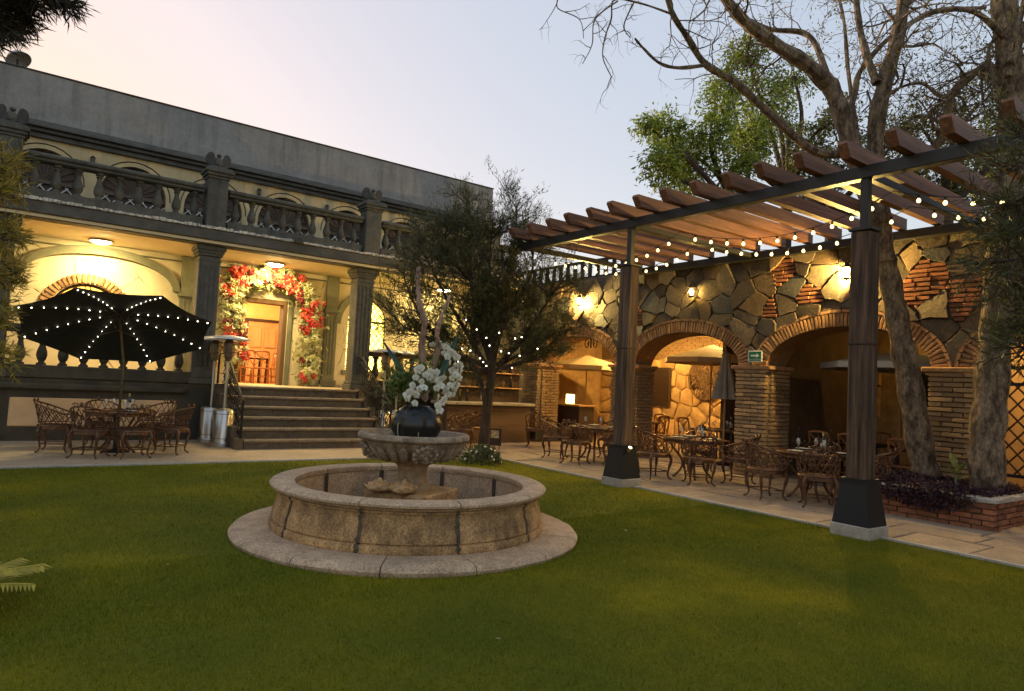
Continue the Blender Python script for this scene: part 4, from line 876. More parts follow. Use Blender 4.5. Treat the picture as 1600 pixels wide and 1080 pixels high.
# green exit-arrow sign over the pier
q=PX(1181,557,'x',WX-.12)
sg=thing('exit_sign','small green emergency exit sign with a white arrow on the pier','sign',(WX-.15,q.y,q.z))
gw=.155; gh=.112
MB().cbox(0,.02,-gw,gw,-gh,gh,.004).build('border',mat('sign_white',(.85,.86,.80),rnd=0,bump=0,rough=.4),sg)
MB().box(-.003,0,-gw+.022,gw-.022,-gh+.022,gh-.022).build('panel',mat('sign_green',(.008,.20,.07),(.007,.17,.06),rnd=0,bump=0,rough=.35),sg)
aw=[(-.09,.03),(.035,.03),(.035,.058),(.10,.012),(.035,-.034),(.035,-.006),(-.09,-.006)]
MB().prism([(-a,b) for a,b in aw],lambda p:Vector((-.006,p[0],p[1])),lambda p:Vector((-.0035,p[0],p[1]))).build('arrow',MATS['sign_white'],sg)
cu=bpy.data.curves.new('lettering','FONT'); cu.body='RUTA DE EVACUACIÓN'; cu.size=.028; cu.align_x='CENTER'; cu.align_y='CENTER'; cu.extrude=.001
tmp=bpy.data.objects.new('t',cu); COL.objects.link(tmp); dg=bpy.context.evaluated_depsgraph_get(); me=bpy.data.meshes.new_from_object(tmp.evaluated_get(dg)); bpy.data.objects.remove(tmp)
me.materials.clear(); me.materials.append(MATS['sign_white']); ob('lettering',me,sg,(-.006,0,-.062),(pi/2,0,-pi/2))
# ------------------------------------------------------------------ iron grille in the last arch
o=OP[0]; gt=thing('iron_grille','black iron diamond grille gate filling the arch beside the tree','gate',(0,0,0))
m=MB(); lattice(m,lambda s,z:z<arch_z(o,s),lambda s,z:Vector((WX+.25,s,z)),o[0],o[1],.6,2.95,.25,.013,1.15); m.build('lattice',mat('rust_iron',(.10,.03,.015),(.05,.018,.012),rnd=0,metal=.3,rough=.6),gt)
m=MB()
for z in (.05,.58,1.95,2.2): m.box(WX+.22,WX+.28,o[0],o[1],z,z+.05)
for s in (o[0]+.03,(o[0]+o[1])/2,o[1]-.03): m.box(WX+.215,WX+.285,s-.03,s+.03,0,2.2)
m.build('frame',iron,gt)
for k in range(8):
    s=o[0]+.3+k*.33
    MB().tube([(WX+.25,s+.1*(1-a/11)*cos(a),.32+.12*(1-a/11)*sin(a)) for a in [j*.5 for j in range(20)]],.013,5).build('scroll',iron,gt)
# ------------------------------------------------------------------ ornate cast iron chairs and tables
def make_chair(label, group):
    t=thing('garden_chair',label,'chair',(0,0,0),0,group)
    R_=.265; hh=lambda u:.665+.19*max(0,cos(u*pi/2))**1.3
    P_=lambda u,z:Vector(((R_+.05*max(0,(z-.45))/.4)*sin(u*2.05),(R_+.10*max(0,(z-.45))/.4)*cos(u*2.05)-.02,z))
    b=MB(); K=20
    b.tube([P_(-1+2*i/K,hh(-1+2*i/K)) for i in range(K+1)],.015,6)
    b.tube([P_(-1+2*i/K,.50) for i in range(K+1)],.010,5)
    for i in range(13):
        for sg in (1,-1):
            u0=-1+2*i/12; pts=[]
            for j in range(6):
                u=u0+sg*j*.055; 
                if abs(u)<=1: pts.append(P_(u,.50+(hh(u)-.50)*j/5))
            if len(pts)>1: b.tube(pts,.0075,4)
    for i in range(9):
        u=-.8+1.6*i/8; z=.50+(hh(u)-.5)*.5; c=P_(u,z); sx=P_(u+.02,z)-P_(u-.02,z); sx.normalize()
        b.tube([c+sx*.035*cos(a)+Vector((0,0,.035*sin(a))) for a in [2*pi*k/8 for k in range(8)]],.006,4,closed=True)
    b.build('backrest',castiron,t,True)
    cr=MB()
    for s in (-1,1):
        c=P_(s*.16,hh(0)+.005); cr.tube([c+Vector((s*.055*(1-a/9)*cos(a),0,.045*(1-a/9)*sin(a)+.012)) for a in [j*.6 for j in range(13)]],.009,5)
    cr.blob(P_(0,hh(0)+.035),(.03,.02,.035),2,.1,6); cr.build('crest',castiron,t,True)
    for s in (-1,1):
        a_=MB(); e=P_(s,hh(1)); f=Vector((s*.02,-1,0)).normalized()
        a_.tube([e,e+f*.05+Vector((0,0,.005))]+[e+f*(.06+.035*sin(a))+Vector((0,0,-.03+.035*cos(a))) for a in [j*.55 for j in range(10)]],.013,5)
        a_.tube([e+f*.03,e+f*.035+Vector((0,0,-.12)),P_(s,.47)+f*.01],.011,5); a_.build('armrest',castiron,t,True)
    s_=MB(); s_.lathe([(.20,.452),(.275,.445),(.285,.455),(.275,.472),(.20,.466)],28)
    for k in range(9):
        a=pi*k/9; s_.tube([(.25*cos(a),.25*sin(a),.462),(-.25*cos(a),-.25*sin(a),.462)],.008,4)
    for r in (.07,.14,.20): s_.tube([(r*cos(2*pi*k/16),r*sin(2*pi*k/16),.464) for k in range(16)],.009,4,closed=True)
    s_.lathe([(.272,.40),(.278,.40),(.278,.45),(.272,.45)],24)
    s_.build('seat',castiron,t,True)
    for sx,sy in ((1,1),(1,-1),(-1,1),(-1,-1)):
        d=Vector((sx,sy,0)).normalized(); l=MB(); l.tube(smoothpath([d*.26+Vector((0,0,.45)),d*.31+Vector((0,0,.36)),d*.275+Vector((0,0,.2)),d*.255+Vector((0,0,.08)),d*.30+Vector((0,0,.02)),d*.33+Vector((0,0,.022))],4),[.028]*4+[.026]*4+[.018]*4+[.014]*4+[.014]*4+[.016],6); l.build('leg',castiron,t,True)
    x=.185; MB().tube([(x,x,.15),(-x,x,.15)],.009,5).tube([(x,-x,.15),(-x,-x,.15)],.009,5).tube([(x,x,.15),(x,-x,.15)],.009,5).tube([(-x,x,.15),(-x,-x,.15)],.009,5).build('stretcher',castiron,t)
    return t
def make_table(label, group, r=.56):
    t=thing('garden_table',label,'table',(0,0,0),0,group)
    top=MB(); top.lathe([(r-.05,.715),(r,.708),(r+.012,.72),(r+.005,.738),(r-.05,.742)],36); top.lathe([(0,.722),(r-.05,.72),(r-.05,.736),(0,.738)],24)
    for rr in (.12,.26,.40): top.tube([(rr*cos(2*pi*k/24),rr*sin(2*pi*k/24),.738) for k in range(24)],.007,4,closed=True)
    top.lathe([(r-.04,.655),(r-.035,.655),(r-.035,.71),(r-.04,.71)],30); top.build('tabletop',castiron,t,True)
    for k in range(4):
        a=pi/4+pi*k/2; d=Vector((cos(a),sin(a),0)); MB().tube(smoothpath([d*.34+Vector((0,0,.71)),d*.40+Vector((0,0,.60)),d*.22+Vector((0,0,.36)),d*.20+Vector((0,0,.2)),d*.32+Vector((0,0,.04)),d*.37+Vector((0,0,.02))],4),.022,6).build('leg',castiron,t,True)
    MB().tube([(.21*cos(2*pi*k/16),.21*sin(2*pi*k/16),.28) for k in range(16)],.012,5,closed=True).build('ring_brace',castiron,t)
    return t
wgm=MB().lathe([(0,0),(.034,.001),(.034,.004),(.006,.008),(.005,.08),(.02,.10),(.038,.13),(.04,.16),(.032,.205)],14).mesh('wine_glass',wineglass,True)
botm=MB().lathe([(0,0),(.037,0),(.038,.01),(.038,.19),(.03,.225),(.015,.25),(.014,.30),(.016,.305),(0,.31)],16).mesh('bottle',bottlem,True)
capm_=MB().lathe([(.0165,.26),(.0165,.312),(0,.314)],10).mesh('foil',mat('foil',(.5,.42,.2),metal=.7,rough=.4,rnd=0),True); labm=MB().lathe([(.0385,.06),(.0385,.15)],16).mesh('paper_label',mat('paper',(.6,.55,.42),rnd=0,bump=0),True)
platm=MB().lathe([(0,.004),(.08,.004),(.125,.018),(.13,.02),(.085,.0),(0,0)],24).mesh('plate',mat('china',(.72,.68,.6),rough=.25,bump=0,rnd=0),True)
napm=MB().prism([(-.05,-.03),(.05,-.03),(0,.04)],lambda p:Vector((p[0],p[1],0)),lambda p:Vector((p[0]*.1,p[1]*.1,.12))).mesh('folded_napkin',mat('napkin',(.7,.66,.58),rnd=0))
def set_table(loc, where, glasses=4, bottle=True, plates=4, r=.36, a0=.3):
    x,y,z=loc
    for k in range(glasses):
        a=a0+2*pi*k/glasses; tag(ob('wine_glass',wgm,None,(x+r*.62*cos(a),y+r*.62*sin(a),z)),'clear stemmed wine glass standing on the '+where,'wine glass','wine glasses on the '+where)
    for k in range(plates):
        a=a0+.6+2*pi*k/plates; tag(ob('plate',platm,None,(x+r*1.05*cos(a),y+r*1.05*sin(a),z+.001)),'round pale plate laid on the '+where,'plate','plates on the '+where)
    if bottle:
        b=thing('wine_bottle','dark wine bottle standing on the '+where,'bottle',(x+.13,y-.1,z)); ob('glass_body',botm,b); ob('foil',capm_,b); ob('paper_label',labm,b)
ub=PX(181,706,'z',.02); UXY=(ub.x,ub.y)
T1='table under the black umbrella'
c0=make_chair('ornate bronze armchair at the round '+T1,'chairs at the umbrella table')
def ring_chairs(cx,cy,angs,r,label=None,group=None,first=None):
    for i,a in enumerate(angs):
        aa=R(a); loc=(cx+r*cos(aa),cy+r*sin(aa),.022); rz=aa-pi/2
        if first is not None and i==0: first.location=loc; first.rotation_euler=(0,0,rz); continue
        a_=a%360; sd_='lawn' if 140<a_<=222 else ('planter' if 222<a_<318 else ('arcade' if a_<60 or a_>=318 else 'building'))
        c=dup(c0,loc,rz+random.uniform(-.12,.12),label and label+', on its %s side'%sd_,group)
        if label is None:
            c['label']=c0['label'].replace('ornate bronze','bronze').replace(' at the round',(' with its back to the lawn at the' if 200<a_<300 else (' on the heater side of the' if a_>=300 or a_<30 else (' with its back to the peach panel at the' if a_<150 else ' on the leafy shrub side of the'))))
ring_chairs(*UXY,(-36-100+15,-36-60+15,-36-160+5,-36+5,40,100),.93,first=c0)
c0['label']=c0['label'].replace(' at the round',' with its back to the lawn at the')
tb=make_table('round bronze cast iron garden table pierced by the black umbrella pole','garden tables'); tb.location=(*UXY,.022)
set_table((UXY[0],UXY[1],.762),'umbrella table',4,True,3)
# right-hand tables on the patio
def gp(px,py): q=PX(px,py,'z',.022); return q.x,q.y
TR_=[((1195,0),)]
specs=[('patio table beside the far timber post',(10.25,10.75),(200,260,130,20)),('patio table before the folded grey umbrella',(10.30,8.15),(165,225,285,30)),('patio table before the wide brick pier',(10.35,5.85),(160,215,275,20)),]
for i,(w,(x,y),angs) in enumerate(specs):
    tt=copy_tree(tb); tt.location=(x,y,.022); tt['label']='round bronze cast iron '+w; tt['group']='garden tables'
    ring_chairs(x,y,angs,.86,'ornate bronze armchair at the '+w,'chairs at the '+w)
    set_table((x,y,.762),w,3,i!=0,3)
# candle hook stands / iron coat pegs by the pier
for (px,py,lab) in ((1167,655,'black iron candle holder with two hooks on the patio table by the pier'),(1326,680,'black iron candle holder on the patio table behind the near post')):
    q=PX(px,py,'x',10.6); t=thing('candle_holder',lab,'candle holder',(10.45,6.15 if px<1200 else 5.6,.762)); MB().lathe([(0,0),(.06,0),(.05,.015),(.012,.03),(.011,.34),(.018,.36),(0,.38)],10).build('stem',iron,t,True)
    for s in (-1,1): MB().tube([(0,0,.16)]+[(0,s*(.06-.05*cos(a)),.16-.045*sin(a)) for a in [j*.5 for j in range(7)]],.007,5).build('hook',iron,t)
# ------------------------------------------------------------------ black umbrella with lights on its ribs
um=thing('patio_umbrella','open tilted black umbrella with white lights along its ribs','umbrella',(*UXY,.02))
hub=PX(186,497,'y',UXY[1])-um.location
MB().lathe([(0,0),(.22,0),(.22,.03),(.06,.06),(.05,.2)],20).build('base',iron,um,True)
MB().tube([(0,0,.05),(0,0,1.6),(hub.x*.8,hub.y*.8,hub.z-.1),hub],.022,8).build('pole',mat('pole_bronze',(.10,.075,.05),metal=.5,rough=.4,rnd=0),um,True)
TL=R(22); vd=Vector((UXY[0],UXY[1],0)).normalized(); side=Vector((vd.y,-vd.x,0))
n_=(Vector((0,0,1))*cos(TL)+vd*sin(TL)).normalized(); e1=side; e2=n_.cross(e1)
RR=1.60; DP=.33
apex=hub+n_*.10
rimp=[apex-n_*DP+(e1*cos(pi/8+k*pi/4)+e2*sin(pi/8+k*pi/4))*RR for k in range(8)]
cp=MB(); K=6
for k in range(8):
    a,b=rimp[k],rimp[(k+1)%8]; vs=[]; fs=[]
    for i in range(K+1):
        f=i/K; bow=n_*(.05*sin(f*pi))
        for j in range(5):
            g=j/4; p=apex.lerp(a.lerp(b,g),f)+bow-n_*(.05*f*sin(g*pi)*.6)+(apex-a.lerp(b,.5)).normalized()*(.06*f*f*sin(g*pi)); vs.append(p)
    for i in range(K):
        for j in range(4): q=i*5+j; fs.append((q,q+1,q+6,q+5))
    o_=len(vs); cp.add(vs,fs); cp.add([v+n_*.006 for v in vs],fs)
cp.build('canopy',blackcloth,um,True)
led=MB().blob((0,0,0),.0105,0,0,4).mesh('light',emit('led_white',(1,.90,.66),3.2),True)
for k in range(8):
    rp=MB().tube([apex-n_*.03,apex.lerp(rimp[k],.5)+n_*.02,rimp[k]-n_*.01],.009,5).build('rib',mat('pole_bronze',(0,0,0)),um)
    MB().tube([hub-n_*.25,apex.lerp(rimp[k],.45)-n_*.0],.007,4).build('strut',MATS['pole_bronze'],rp)
    for j in range(8): ob('light',led,rp,apex.lerp(rimp[k],.2+.75*j/7)-n_*.03+n_*(.05*sin(pi*(.2+.75*j/7))))
MB().lathe([(0,.02),(.03,.0),(.03,-.06),(0,-.07)],10,c=tuple(apex+n_*.02)).build('finial',blackcloth,um,True)
# ------------------------------------------------------------------ patio heaters
def heater(label,loc,group):
    t=thing('patio_heater',label,'patio heater',loc,0,group)
    MB().lathe([(0,.03),(.22,.03),(.235,0),(.235,.06),(.215,.08),(.21,.11),(.21,.72),(.20,.74),(.05,.78),(.0,.78)],28).build('tank_housing',steel,t,True)
    MB().lathe([(.19,.16),(.2115,.16),(.2115,.17),(.19,.17)],28).lathe([(.19,.66),(.2115,.66),(.2115,.67),(.19,.67)],28).build('housing_seam',iron,t)
    MB().tube([(0,0,.76),(0,0,1.80)],.034,14).build('pole',steel,t,True)
    MB().lathe([(.04,1.74),(.075,1.80),(.085,1.84),(.085,1.90),(.11,1.92),(.115,2.12),(.09,2.14),(.06,2.2),(0,2.2)],20).build('burner',mat('burner_mesh',(.26,.20,.14),(.16,.12,.08),metal=.7,rough=.45,rnd=0),t,True)
    MB().lathe([(0,2.285),(.12,2.28),(.30,2.25),(.40,2.21),(.415,2.19),(.405,2.19),(.29,2.235),(.1,2.26),(0,2.262)],32).build('reflector',reflector,t,True)
    return t
h1=gp(348,697); h2=gp(326,690)
heater('stainless mushroom patio heater closest to the stairs, by the umbrella',(h1[0]-.02,h1[1],.02),'patio heaters'); heater('stainless mushroom patio heater behind the first, by the umbrella',(h2[0],h2[1],.02),'patio heaters')
q=PX(600,545,'z',2.25)
heater('stainless mushroom patio heater right of the stair railing behind the fountain',(7.36,15.25,.02),'patio heaters'); heater('stainless mushroom patio heater beside the feathery tree behind the fountain',(7.80,15.42,.02),'patio heaters')
# ------------------------------------------------------------------ eagle statues on the balcony pedestals
def eagle(label,loc):
    t=thing('eagle_statue',label,'statue',loc,0,'stone eagles on the balcony'); t.scale=(1.3,1.3,.95)
    MB().cbox(-.13,.13,-.13,.13,0,.05,.01).build('base',grey_stone,t)
    m=MB(); m.blob((0,0,.17),(.075,.07,.13),1,.05,8); m.blob((0,-.03,.33),(.042,.05,.045),2,.05,7); m.tube([(0,-.07,.33),(0,-.105,.315)],[.018,.004],6); m.blob((0,.06,.09),(.05,.06,.06),3,.1,6); m.build('body',grey_stone,t,True)
    for s in (-1,1):
        w=MB(); pr=[(.05,.10),(.10,.07),(.17,.10),(.205,.2),(.20,.30),(.165,.375),(.12,.395),(.085,.36),(.065,.27)]
        w.prism([(s*a,b) for a,b in pr],lambda p:Vector((p[0],-.055+abs(p[0])*.25,p[1])),lambda p:Vector((p[0],.0+abs(p[0])*.25,p[1])))
        w.build('wing',mat('eagle_stone',(.075,.07,.062),(.045,.042,.038),scale=14,bump=.5,rnd=.1),t)
for x,l in ((CX[2],'dark stone eagle with raised wings on the pedestal by the leafy shrub'),(CX[3],'dark stone eagle with raised wings on the pedestal above the heaters'),(CX[4],'dark stone eagle with raised wings on the pedestal next to the feathery tree')): eagle(l,(x,16.065,6.05))
# sconces on the upper wall
for px,py,l in ((145,250,'small dark wall sconce on the upper storey above the black umbrella'),(405,300,'small dark wall sconce on the upper storey above the doorway'),(511,325,'small dark wall sconce on the upper storey left of the last eagle')):
    q=PX(px,py,'y',IY-.08); t=thing('wall_sconce',l,'wall lamp',(q.x,IY-.09,q.z),0,'upper wall sconces')
    MB().lathe([(0,.10),(.03,.08),(.06,.05),(.06,.04)],8).lathe([(0,-.09),(.045,-.08),(.055,-.07)],8).box(-.02,.02,.03,.09,-.06,.06).build('bracket',lh,t)
    MB().lathe([(.05,.04),(.043,-.07)],8).build('pane',mat('smoked_glass',(.06,.045,.03),rough=.2,rnd=0,bump=0),t)
# satellite dish and a mast on the roof
q=PX(28,97,'y',IY+.05)
t=thing('satellite_dish','grey satellite dish on the parapet top','satellite dish',(q.x,IY+.02,8.03))
dm=Matrix.Translation((0,0,.17)) @ rot_to((.38,-.42,-.75))
MB().lathe([(0,-.15),(.10,-.135),(.19,-.08),(.25,.02),(.252,.028),(.19,-.07),(.10,-.125),(0,-.14)],28,m=dm).build('dish',mat('dish_grey',(.42,.41,.42),rnd=0,rough=.4,bump=.05),t,True)
MB().tube([(0,0,0),(0,0,.18)],.025,8).build('mast',steelblk,t); MB().tube([dm@Vector((.24,0,.0)),dm@Vector((0,0,.2))],.012,5).build('arm',steelblk,t)
a,b=PX(14,104,'y',IY),PX(-20,45,'y',IY)
m=MB().tube([a,b],.014,5).build('antenna_mast',steelblk); tag(m,'thin slanted antenna mast beside the roof dish','antenna')
q=PX(465,377,'y',15.82); t=thing('floodlight','small boxy floodlight on the balcony edge above the garland','floodlight',(q.x,15.82,q.z+.02))
MB().cbox(-.09,.09,-.14,-.02,-.07,.07,.015).build('housing',grey_stone,t); MB().cbox(-.03,.03,-.04,.02,-.04,.04,.006).build('bracket',iron,t); MB().box(-.07,.07,-.146,-.142,-.05,.05).build('lens',mat('dark_lens',(.02,.03,.025),rough=.1,rnd=0,bump=0),t)
# ------------------------------------------------------------------ flower garland round the doorway
gl=thing('flower_garland','thick garland of red poinsettias and cream leaves framing the doorway','garland',(0,0,0))
gpth=smoothpath([PX(a,b,'y',IY-.16) for a,b in ((362,560),(360,520),(359,475),(362,440),(383,437),(415,434),(446,438),(467,452),(480,475),(486,510),(481,550),(478,592))],10)
def poin():
    m=MB()
    for lay,(n,L_,zt) in enumerate(((6,.115,.0),(5,.08,.03))):
        for k in range(n):
            a=2*pi*k/n+lay*.5; c,s=cos(a),sin(a); w=L_*.28; P_=lambda u,v,z:Vector((c*u-s*v,s*u+c*v,z))
            m.add([P_(0,0,zt),P_(L_*.45,w,zt+.02),P_(L_,0,zt-.01),P_(L_*.45,-w,zt+.02),P_(L_*.45,0,zt+.03)],[(0,1,4),(1,2,4),(2,3,4),(3,0,4)])
    return m
red=poin().mesh('red_flower',leafmat('poinsettia_red',(.42,.012,.02),(.55,.03,.03),(.62,.09,.05),trans=.2),False); crm=poin().mesh('cream_flower',leafmat('cream_leafy',(.55,.50,.24),(.62,.58,.34),(.45,.48,.18),trans=.25),False); pnk=poin().mesh('wine_flower',leafmat('wine_red',(.14,.01,.02),(.22,.015,.03),trans=.15),False)
cm_=MB().blob((0,0,.045),(.018,.018,.014),0,.1,5).mesh('flower_centre',mat('flower_centre',(.5,.4,.08),rnd=.1),True)
N_=len(gpth); V=[];Dd=[]
for k in range(3200):
    p=gpth[random.randrange(N_)]; V.append(p+Vector((random.gauss(0,.16),random.gauss(-.05,.07),random.gauss(-.02,.15)))); Dd.append((random.gauss(0,1),random.gauss(-.5,.6),random.gauss(-.35,.8)))
stuff(ob('foliage',quads_mesh('foliage',leafquads(V,Dd,rng.uniform(.08,.20,3200),rng.uniform(.014,.034,3200)),leafmat('garland_leaf',(.10,.13,.03),(.38,.36,.13),(.60,.55,.28),trans=.3)),gl))
for k in range(290):
    f=(k+random.random())/290; p=gpth[int(f*(N_-1))]; u=random.random(); cl=math.sin(f*26)+random.gauss(0,.5)
    me_=red if cl>.30 else (pnk if random.random()<.10 else crm)
    d=Vector((random.gauss(0,.5),-1,random.gauss(0,.5))); o=ob(me_.name.split('.')[0],me_,gl,p+Vector((random.gauss(0,.155),-.12-random.random()*.12,random.gauss(0,.14))),d.to_track_quat('Z','Y').to_euler(),random.uniform(.9,1.7)); ob('flower_centre',cm_,o)
# ------------------------------------------------------------------ dining chairs and tables
def xchair(label,group):
    t=thing('dining_chair',label,'chair',(0,0,0),0,group); wm=mat('chair_wood',(.34,.13,.045),(.22,.08,.03),stretch=(1,1,.2),rough=.45,rnd=.15,bump=.1)
    MB().cbox(-.22,.22,-.22,.22,.43,.47,.015).build('seat',wm,t)
    for sx in (-1,1):
        MB().tube([(sx*.19,-.19,0),(sx*.2,-.2,.43)],.018,6).build('leg',wm,t); MB().tube([(sx*.18,.22,0),(sx*.2,.2,.45),(sx*.2,.26,.92)],.018,6).build('leg',wm,t)
    MB().tube([(-.2,.265,.92),(-.07,.285,.945),(.07,.285,.945),(.2,.265,.92)],.025,6).build('top_rail',wm,t)
    MB().tube([(-.19,.22,.52),(.0,.27,.72),(.18,.26,.90)],.013,5).tube([(.19,.22,.52),(0,.27,.72),(-.18,.26,.90)],.013,5).tube([(0,.22,.50),(0,.27,.9)],.010,5).build('cross_back',wm,t)
    MB().tube([(-.19,-.19,.2),(.19,-.19,.2)],.011,5).tube([(-.185,.2,.2),(.185,.2,.2)],.011,5).build('stretcher',wm,t)
    return t
x0=xchair('brown cross-back wooden chair in the dining room seen through the doorway','dining room chairs'); x0.location=(5.35,20.4,TZ-.008); x0.rotation_euler=(0,0,pi+.3)
for (x,y,r) in ((5.85,20.5,pi-.1),(5.6,21.5,.2),(6.3,21.0,-1.2)): dup(x0,(x,y,TZ-.008),r)
def wtable(loc,label,sx=.45,sy=.45,group=None):
    t=thing('dining_table',label,'table',loc,0,group); MB().cbox(-sx,sx,-sy,sy,.71,.75,.012).build('tabletop',ebony,t)
    for a in (-1,1):
        for b in (-1,1): MB().cbox(a*(sx-.07)-.03,a*(sx-.07)+.03,b*(sy-.07)-.03,b*(sy-.07)+.03,0,.71,.008).build('leg',ebony,t)
    return t
wtable((5.7,20.98,TZ-.008),'dark wooden table in the dining room seen through the doorway')
# chairs and tables inside the arcade
for (x,y,r) in ((12.0,5.05,pi/2+.1),(12.05,5.6,pi/2),(13.8,5.3,-pi/2)): dup(x0,(x+1.0,y,.018),r,'orange brown cross-back chair inside the arch behind the near tree','chairs inside the near arch')
wtable((13.45,5.4,.018),'dark table inside the arch behind the near tree')
for (x,y,r) in ((13.2,6.6,pi/2),(13.2,7.2,pi/2),(14.6,6.9,-pi/2)): dup(x0,(x,y,.018),r,'cross-back chair in the dim arch behind the near timber post','chairs in the dim arch')
wtable((13.9,6.9,.018),'dark table in the dim arch behind the near timber post',.45,.6)
wtable((13.6,9.9,.018),'dark table under the arch with the folded umbrella',.5,.6); set_table((13.6,9.9,.768),'dark table under the folded umbrella',3,True,0)
for (x,y,r) in ((14.3,9.6,-pi/2),(14.3,10.3,-pi/2),(13.6,10.85,0)): dup(x0,(x,y,.018),r,'cross-back chair by the table under the folded umbrella','chairs by the folded umbrella')
wtable((13.5,12.6,.018),'dark table inside the lit arch beyond the far post',.45,.45)
for (x,y,r) in ((14.2,12.6,-pi/2),(13.5,11.9,pi)): dup(x0,(x,y,.018),r,'cross-back chair inside the lit arch beyond the far post','chairs inside the lit arch')
# sunshades inside the arcade
def sunshade(label,loc,ztop,half,drop,mt):
    t=thing('market_umbrella',label,'umbrella',loc); MB().tube([(0,0,0),(0,0,ztop)],.022,8).build('pole',warmwood,t); MB().lathe([(0,0),(.2,0),(.2,.04),(.05,.07),(.04,.2)],16).build('base',iron,t)
    m=MB(); ap=Vector((0,0,ztop)); n=8; vs=[ap]; fs=[]
    for k in range(n):
        a=2*pi*k/n+pi/8; vs.append(Vector((half*cos(a),half*sin(a),ztop-drop)))
    for k in range(n): fs.append((0,1+k,1+(k+1)%n))
    m.add(vs,fs); m.add([v-Vector((0,0,.012)) for v in vs],fs)
    for k in range(n):
        a,b=vs[1+k],vs[1+(k+1)%n]; dz=Vector((0,0,.12)); m.add([a,b,b-dz,a-dz],[(0,1,2,3)])
    m.build('canopy',mt,t)
    for k in range(n): MB().tube([ap-Vector((0,0,.05)),vs[1+k]-Vector((0,0,.02))],.008,4).build('rib',warmwood,t)
q=PX(918,556,'x',14.2); sunshade('open beige umbrella glowing inside the arch beyond the far post',(14.2,q.y,.018),q.z,1.25,.34,beigecl)
q=PX(1000,560,'x',13.9); sunshade('open beige umbrella inside the arch with the round wall ornament',(14.5,11.0,.018),2.85,1.25,.38,beigecl)
q=PX(1340,545,'x',13.6); sunshade('wide off-white umbrella in the dim arch behind the near timber post',(14.0,6.15,.018),2.62,1.45,.28,whitecl)
q=PX(1135,548,'x',13.0); t=thing('folded_umbrella','folded grey umbrella standing in the arch by the exit sign','umbrella',(13.0,q.y,.018)); zt=q.z
MB().tube([(0,0,0),(0,0,zt)],.022,8).build('pole',warmwood,t); MB().lathe([(0,0),(.2,0),(.2,.05),(.05,.08)],16).build('base',iron,t)
MB().lathe([(.0,zt-.02),(.05,zt-.05),(.10,zt-.11),(.09,zt-.14),(.10,zt-.3),(.17,zt-.7),(.225,zt-1.05),(.24,zt-1.12),(.2,zt-1.1)],48,mod=lambda a,r,z:1+(.22*sin(8*a+z*1.5)+.08*sin(3*a))*min(1,max(0,zt-.15-z)*3)).build('canopy',greycl,t,True)
# round wicker ornament on the back wall
q=PX(1103,592,'x',BKX-.12); t=thing('wall_ornament','round woven wicker ornament hung on the stone back wall','wall ornament',(BKX-.12,q.y,q.z)); wk=mat('wicker',(.17,.10,.05),(.09,.05,.025),scale=20,bump=.5,rnd=.1)
m=MB(); m.tube([(0,.62*cos(2*pi*k/30),.62*sin(2*pi*k/30)) for k in range(30)],.035,6,closed=True); m.build('hoop',wk,t,True)
m=MB()
for k in range(60):
    a=random.uniform(0,6.28); b=a+random.uniform(1.6,3.6); m.tube([(-random.uniform(0,.05),.6*cos(a),.6*sin(a)),(-random.uniform(.0,.06),random.gauss(0,.15),random.gauss(0,.15)),(-random.uniform(0,.05),.6*cos(b),.6*sin(b))],.013,4)
m.build('twigs',wk,t)
# host stand with lit menu sign inside the lit arch
q=PX(900,610,'x',13.4); t=thing('host_stand','dark host stand with a lit yellow menu card inside the lit arch','host stand',(13.4,q.y,.018))
MB().cbox(-.3,.3,-.5,.5,0,1.02,.015).build('body',ebony,t); MB().cbox(-.34,.34,-.55,.55,1.02,1.07,.01).build('top',warmwood,t)
q2=PX(893,611,'x',13.2); MB().cbox(-.22,-.20,-.18,.18,1.09,1.36,.005).build('menu_card',emit('lit_card',(1,.78,.2),1.6),t)
# lamps inside the arcade (warm pendants); the dim-arch one is added to brighten its bay
for (x,y,z,l,s) in ((14.6,13.6,3.3,'warm pendant lamp inside the arch beyond the far post',75),(15.2,11.2,3.35,'warm pendant lamp inside the arch with the round ornament',55),(14.8,3.0,3.2,'warm pendant lamp behind the iron grille',70),(15.6,6.2,3.4,'added warm fill pendant in the dim arch behind the near timber post',4)):
    t=thing('pendant_lamp',l,'pendant lamp',(x,y,z)); MB().tube([(0,0,.1),(0,0,3.9-z)],.008,5).build('cable',iron,t); MB().lathe([(.02,.12),(.05,.11),(.16,.0),(.155,0),(.045,.1),(.02,.11)],20).build('shade',iron,t,True); MB().lathe([(0,-.05),(.05,-.03),(.06,.01),(.03,.06),(0,.07)],12).build('bulb',emit('pendant_bulb%d'%s,(1,.6,.17),s*11),t,True)
# scroll ironwork hanging in the first arch crown
q=PX(923,545,'x',WX+.3); t=thing('iron_scrollwork','wrought iron double scroll hanging in the crown of the lit arch','ironwork',(WX+.3,q.y,q.z+.28))
for s in (-1,1): MB().tube([(0,s*(.06+.17*(1-a/12)*(1-cos(a))*.6+.02),-.12+.15*(1-a/12)*sin(a)*-1) for a in [j*.5 for j in range(20)]],.013,5).build('scroll',iron,t)
MB().tube([(0,0,.06),(0,0,-.26)],.022,6).build('drop',iron,t)
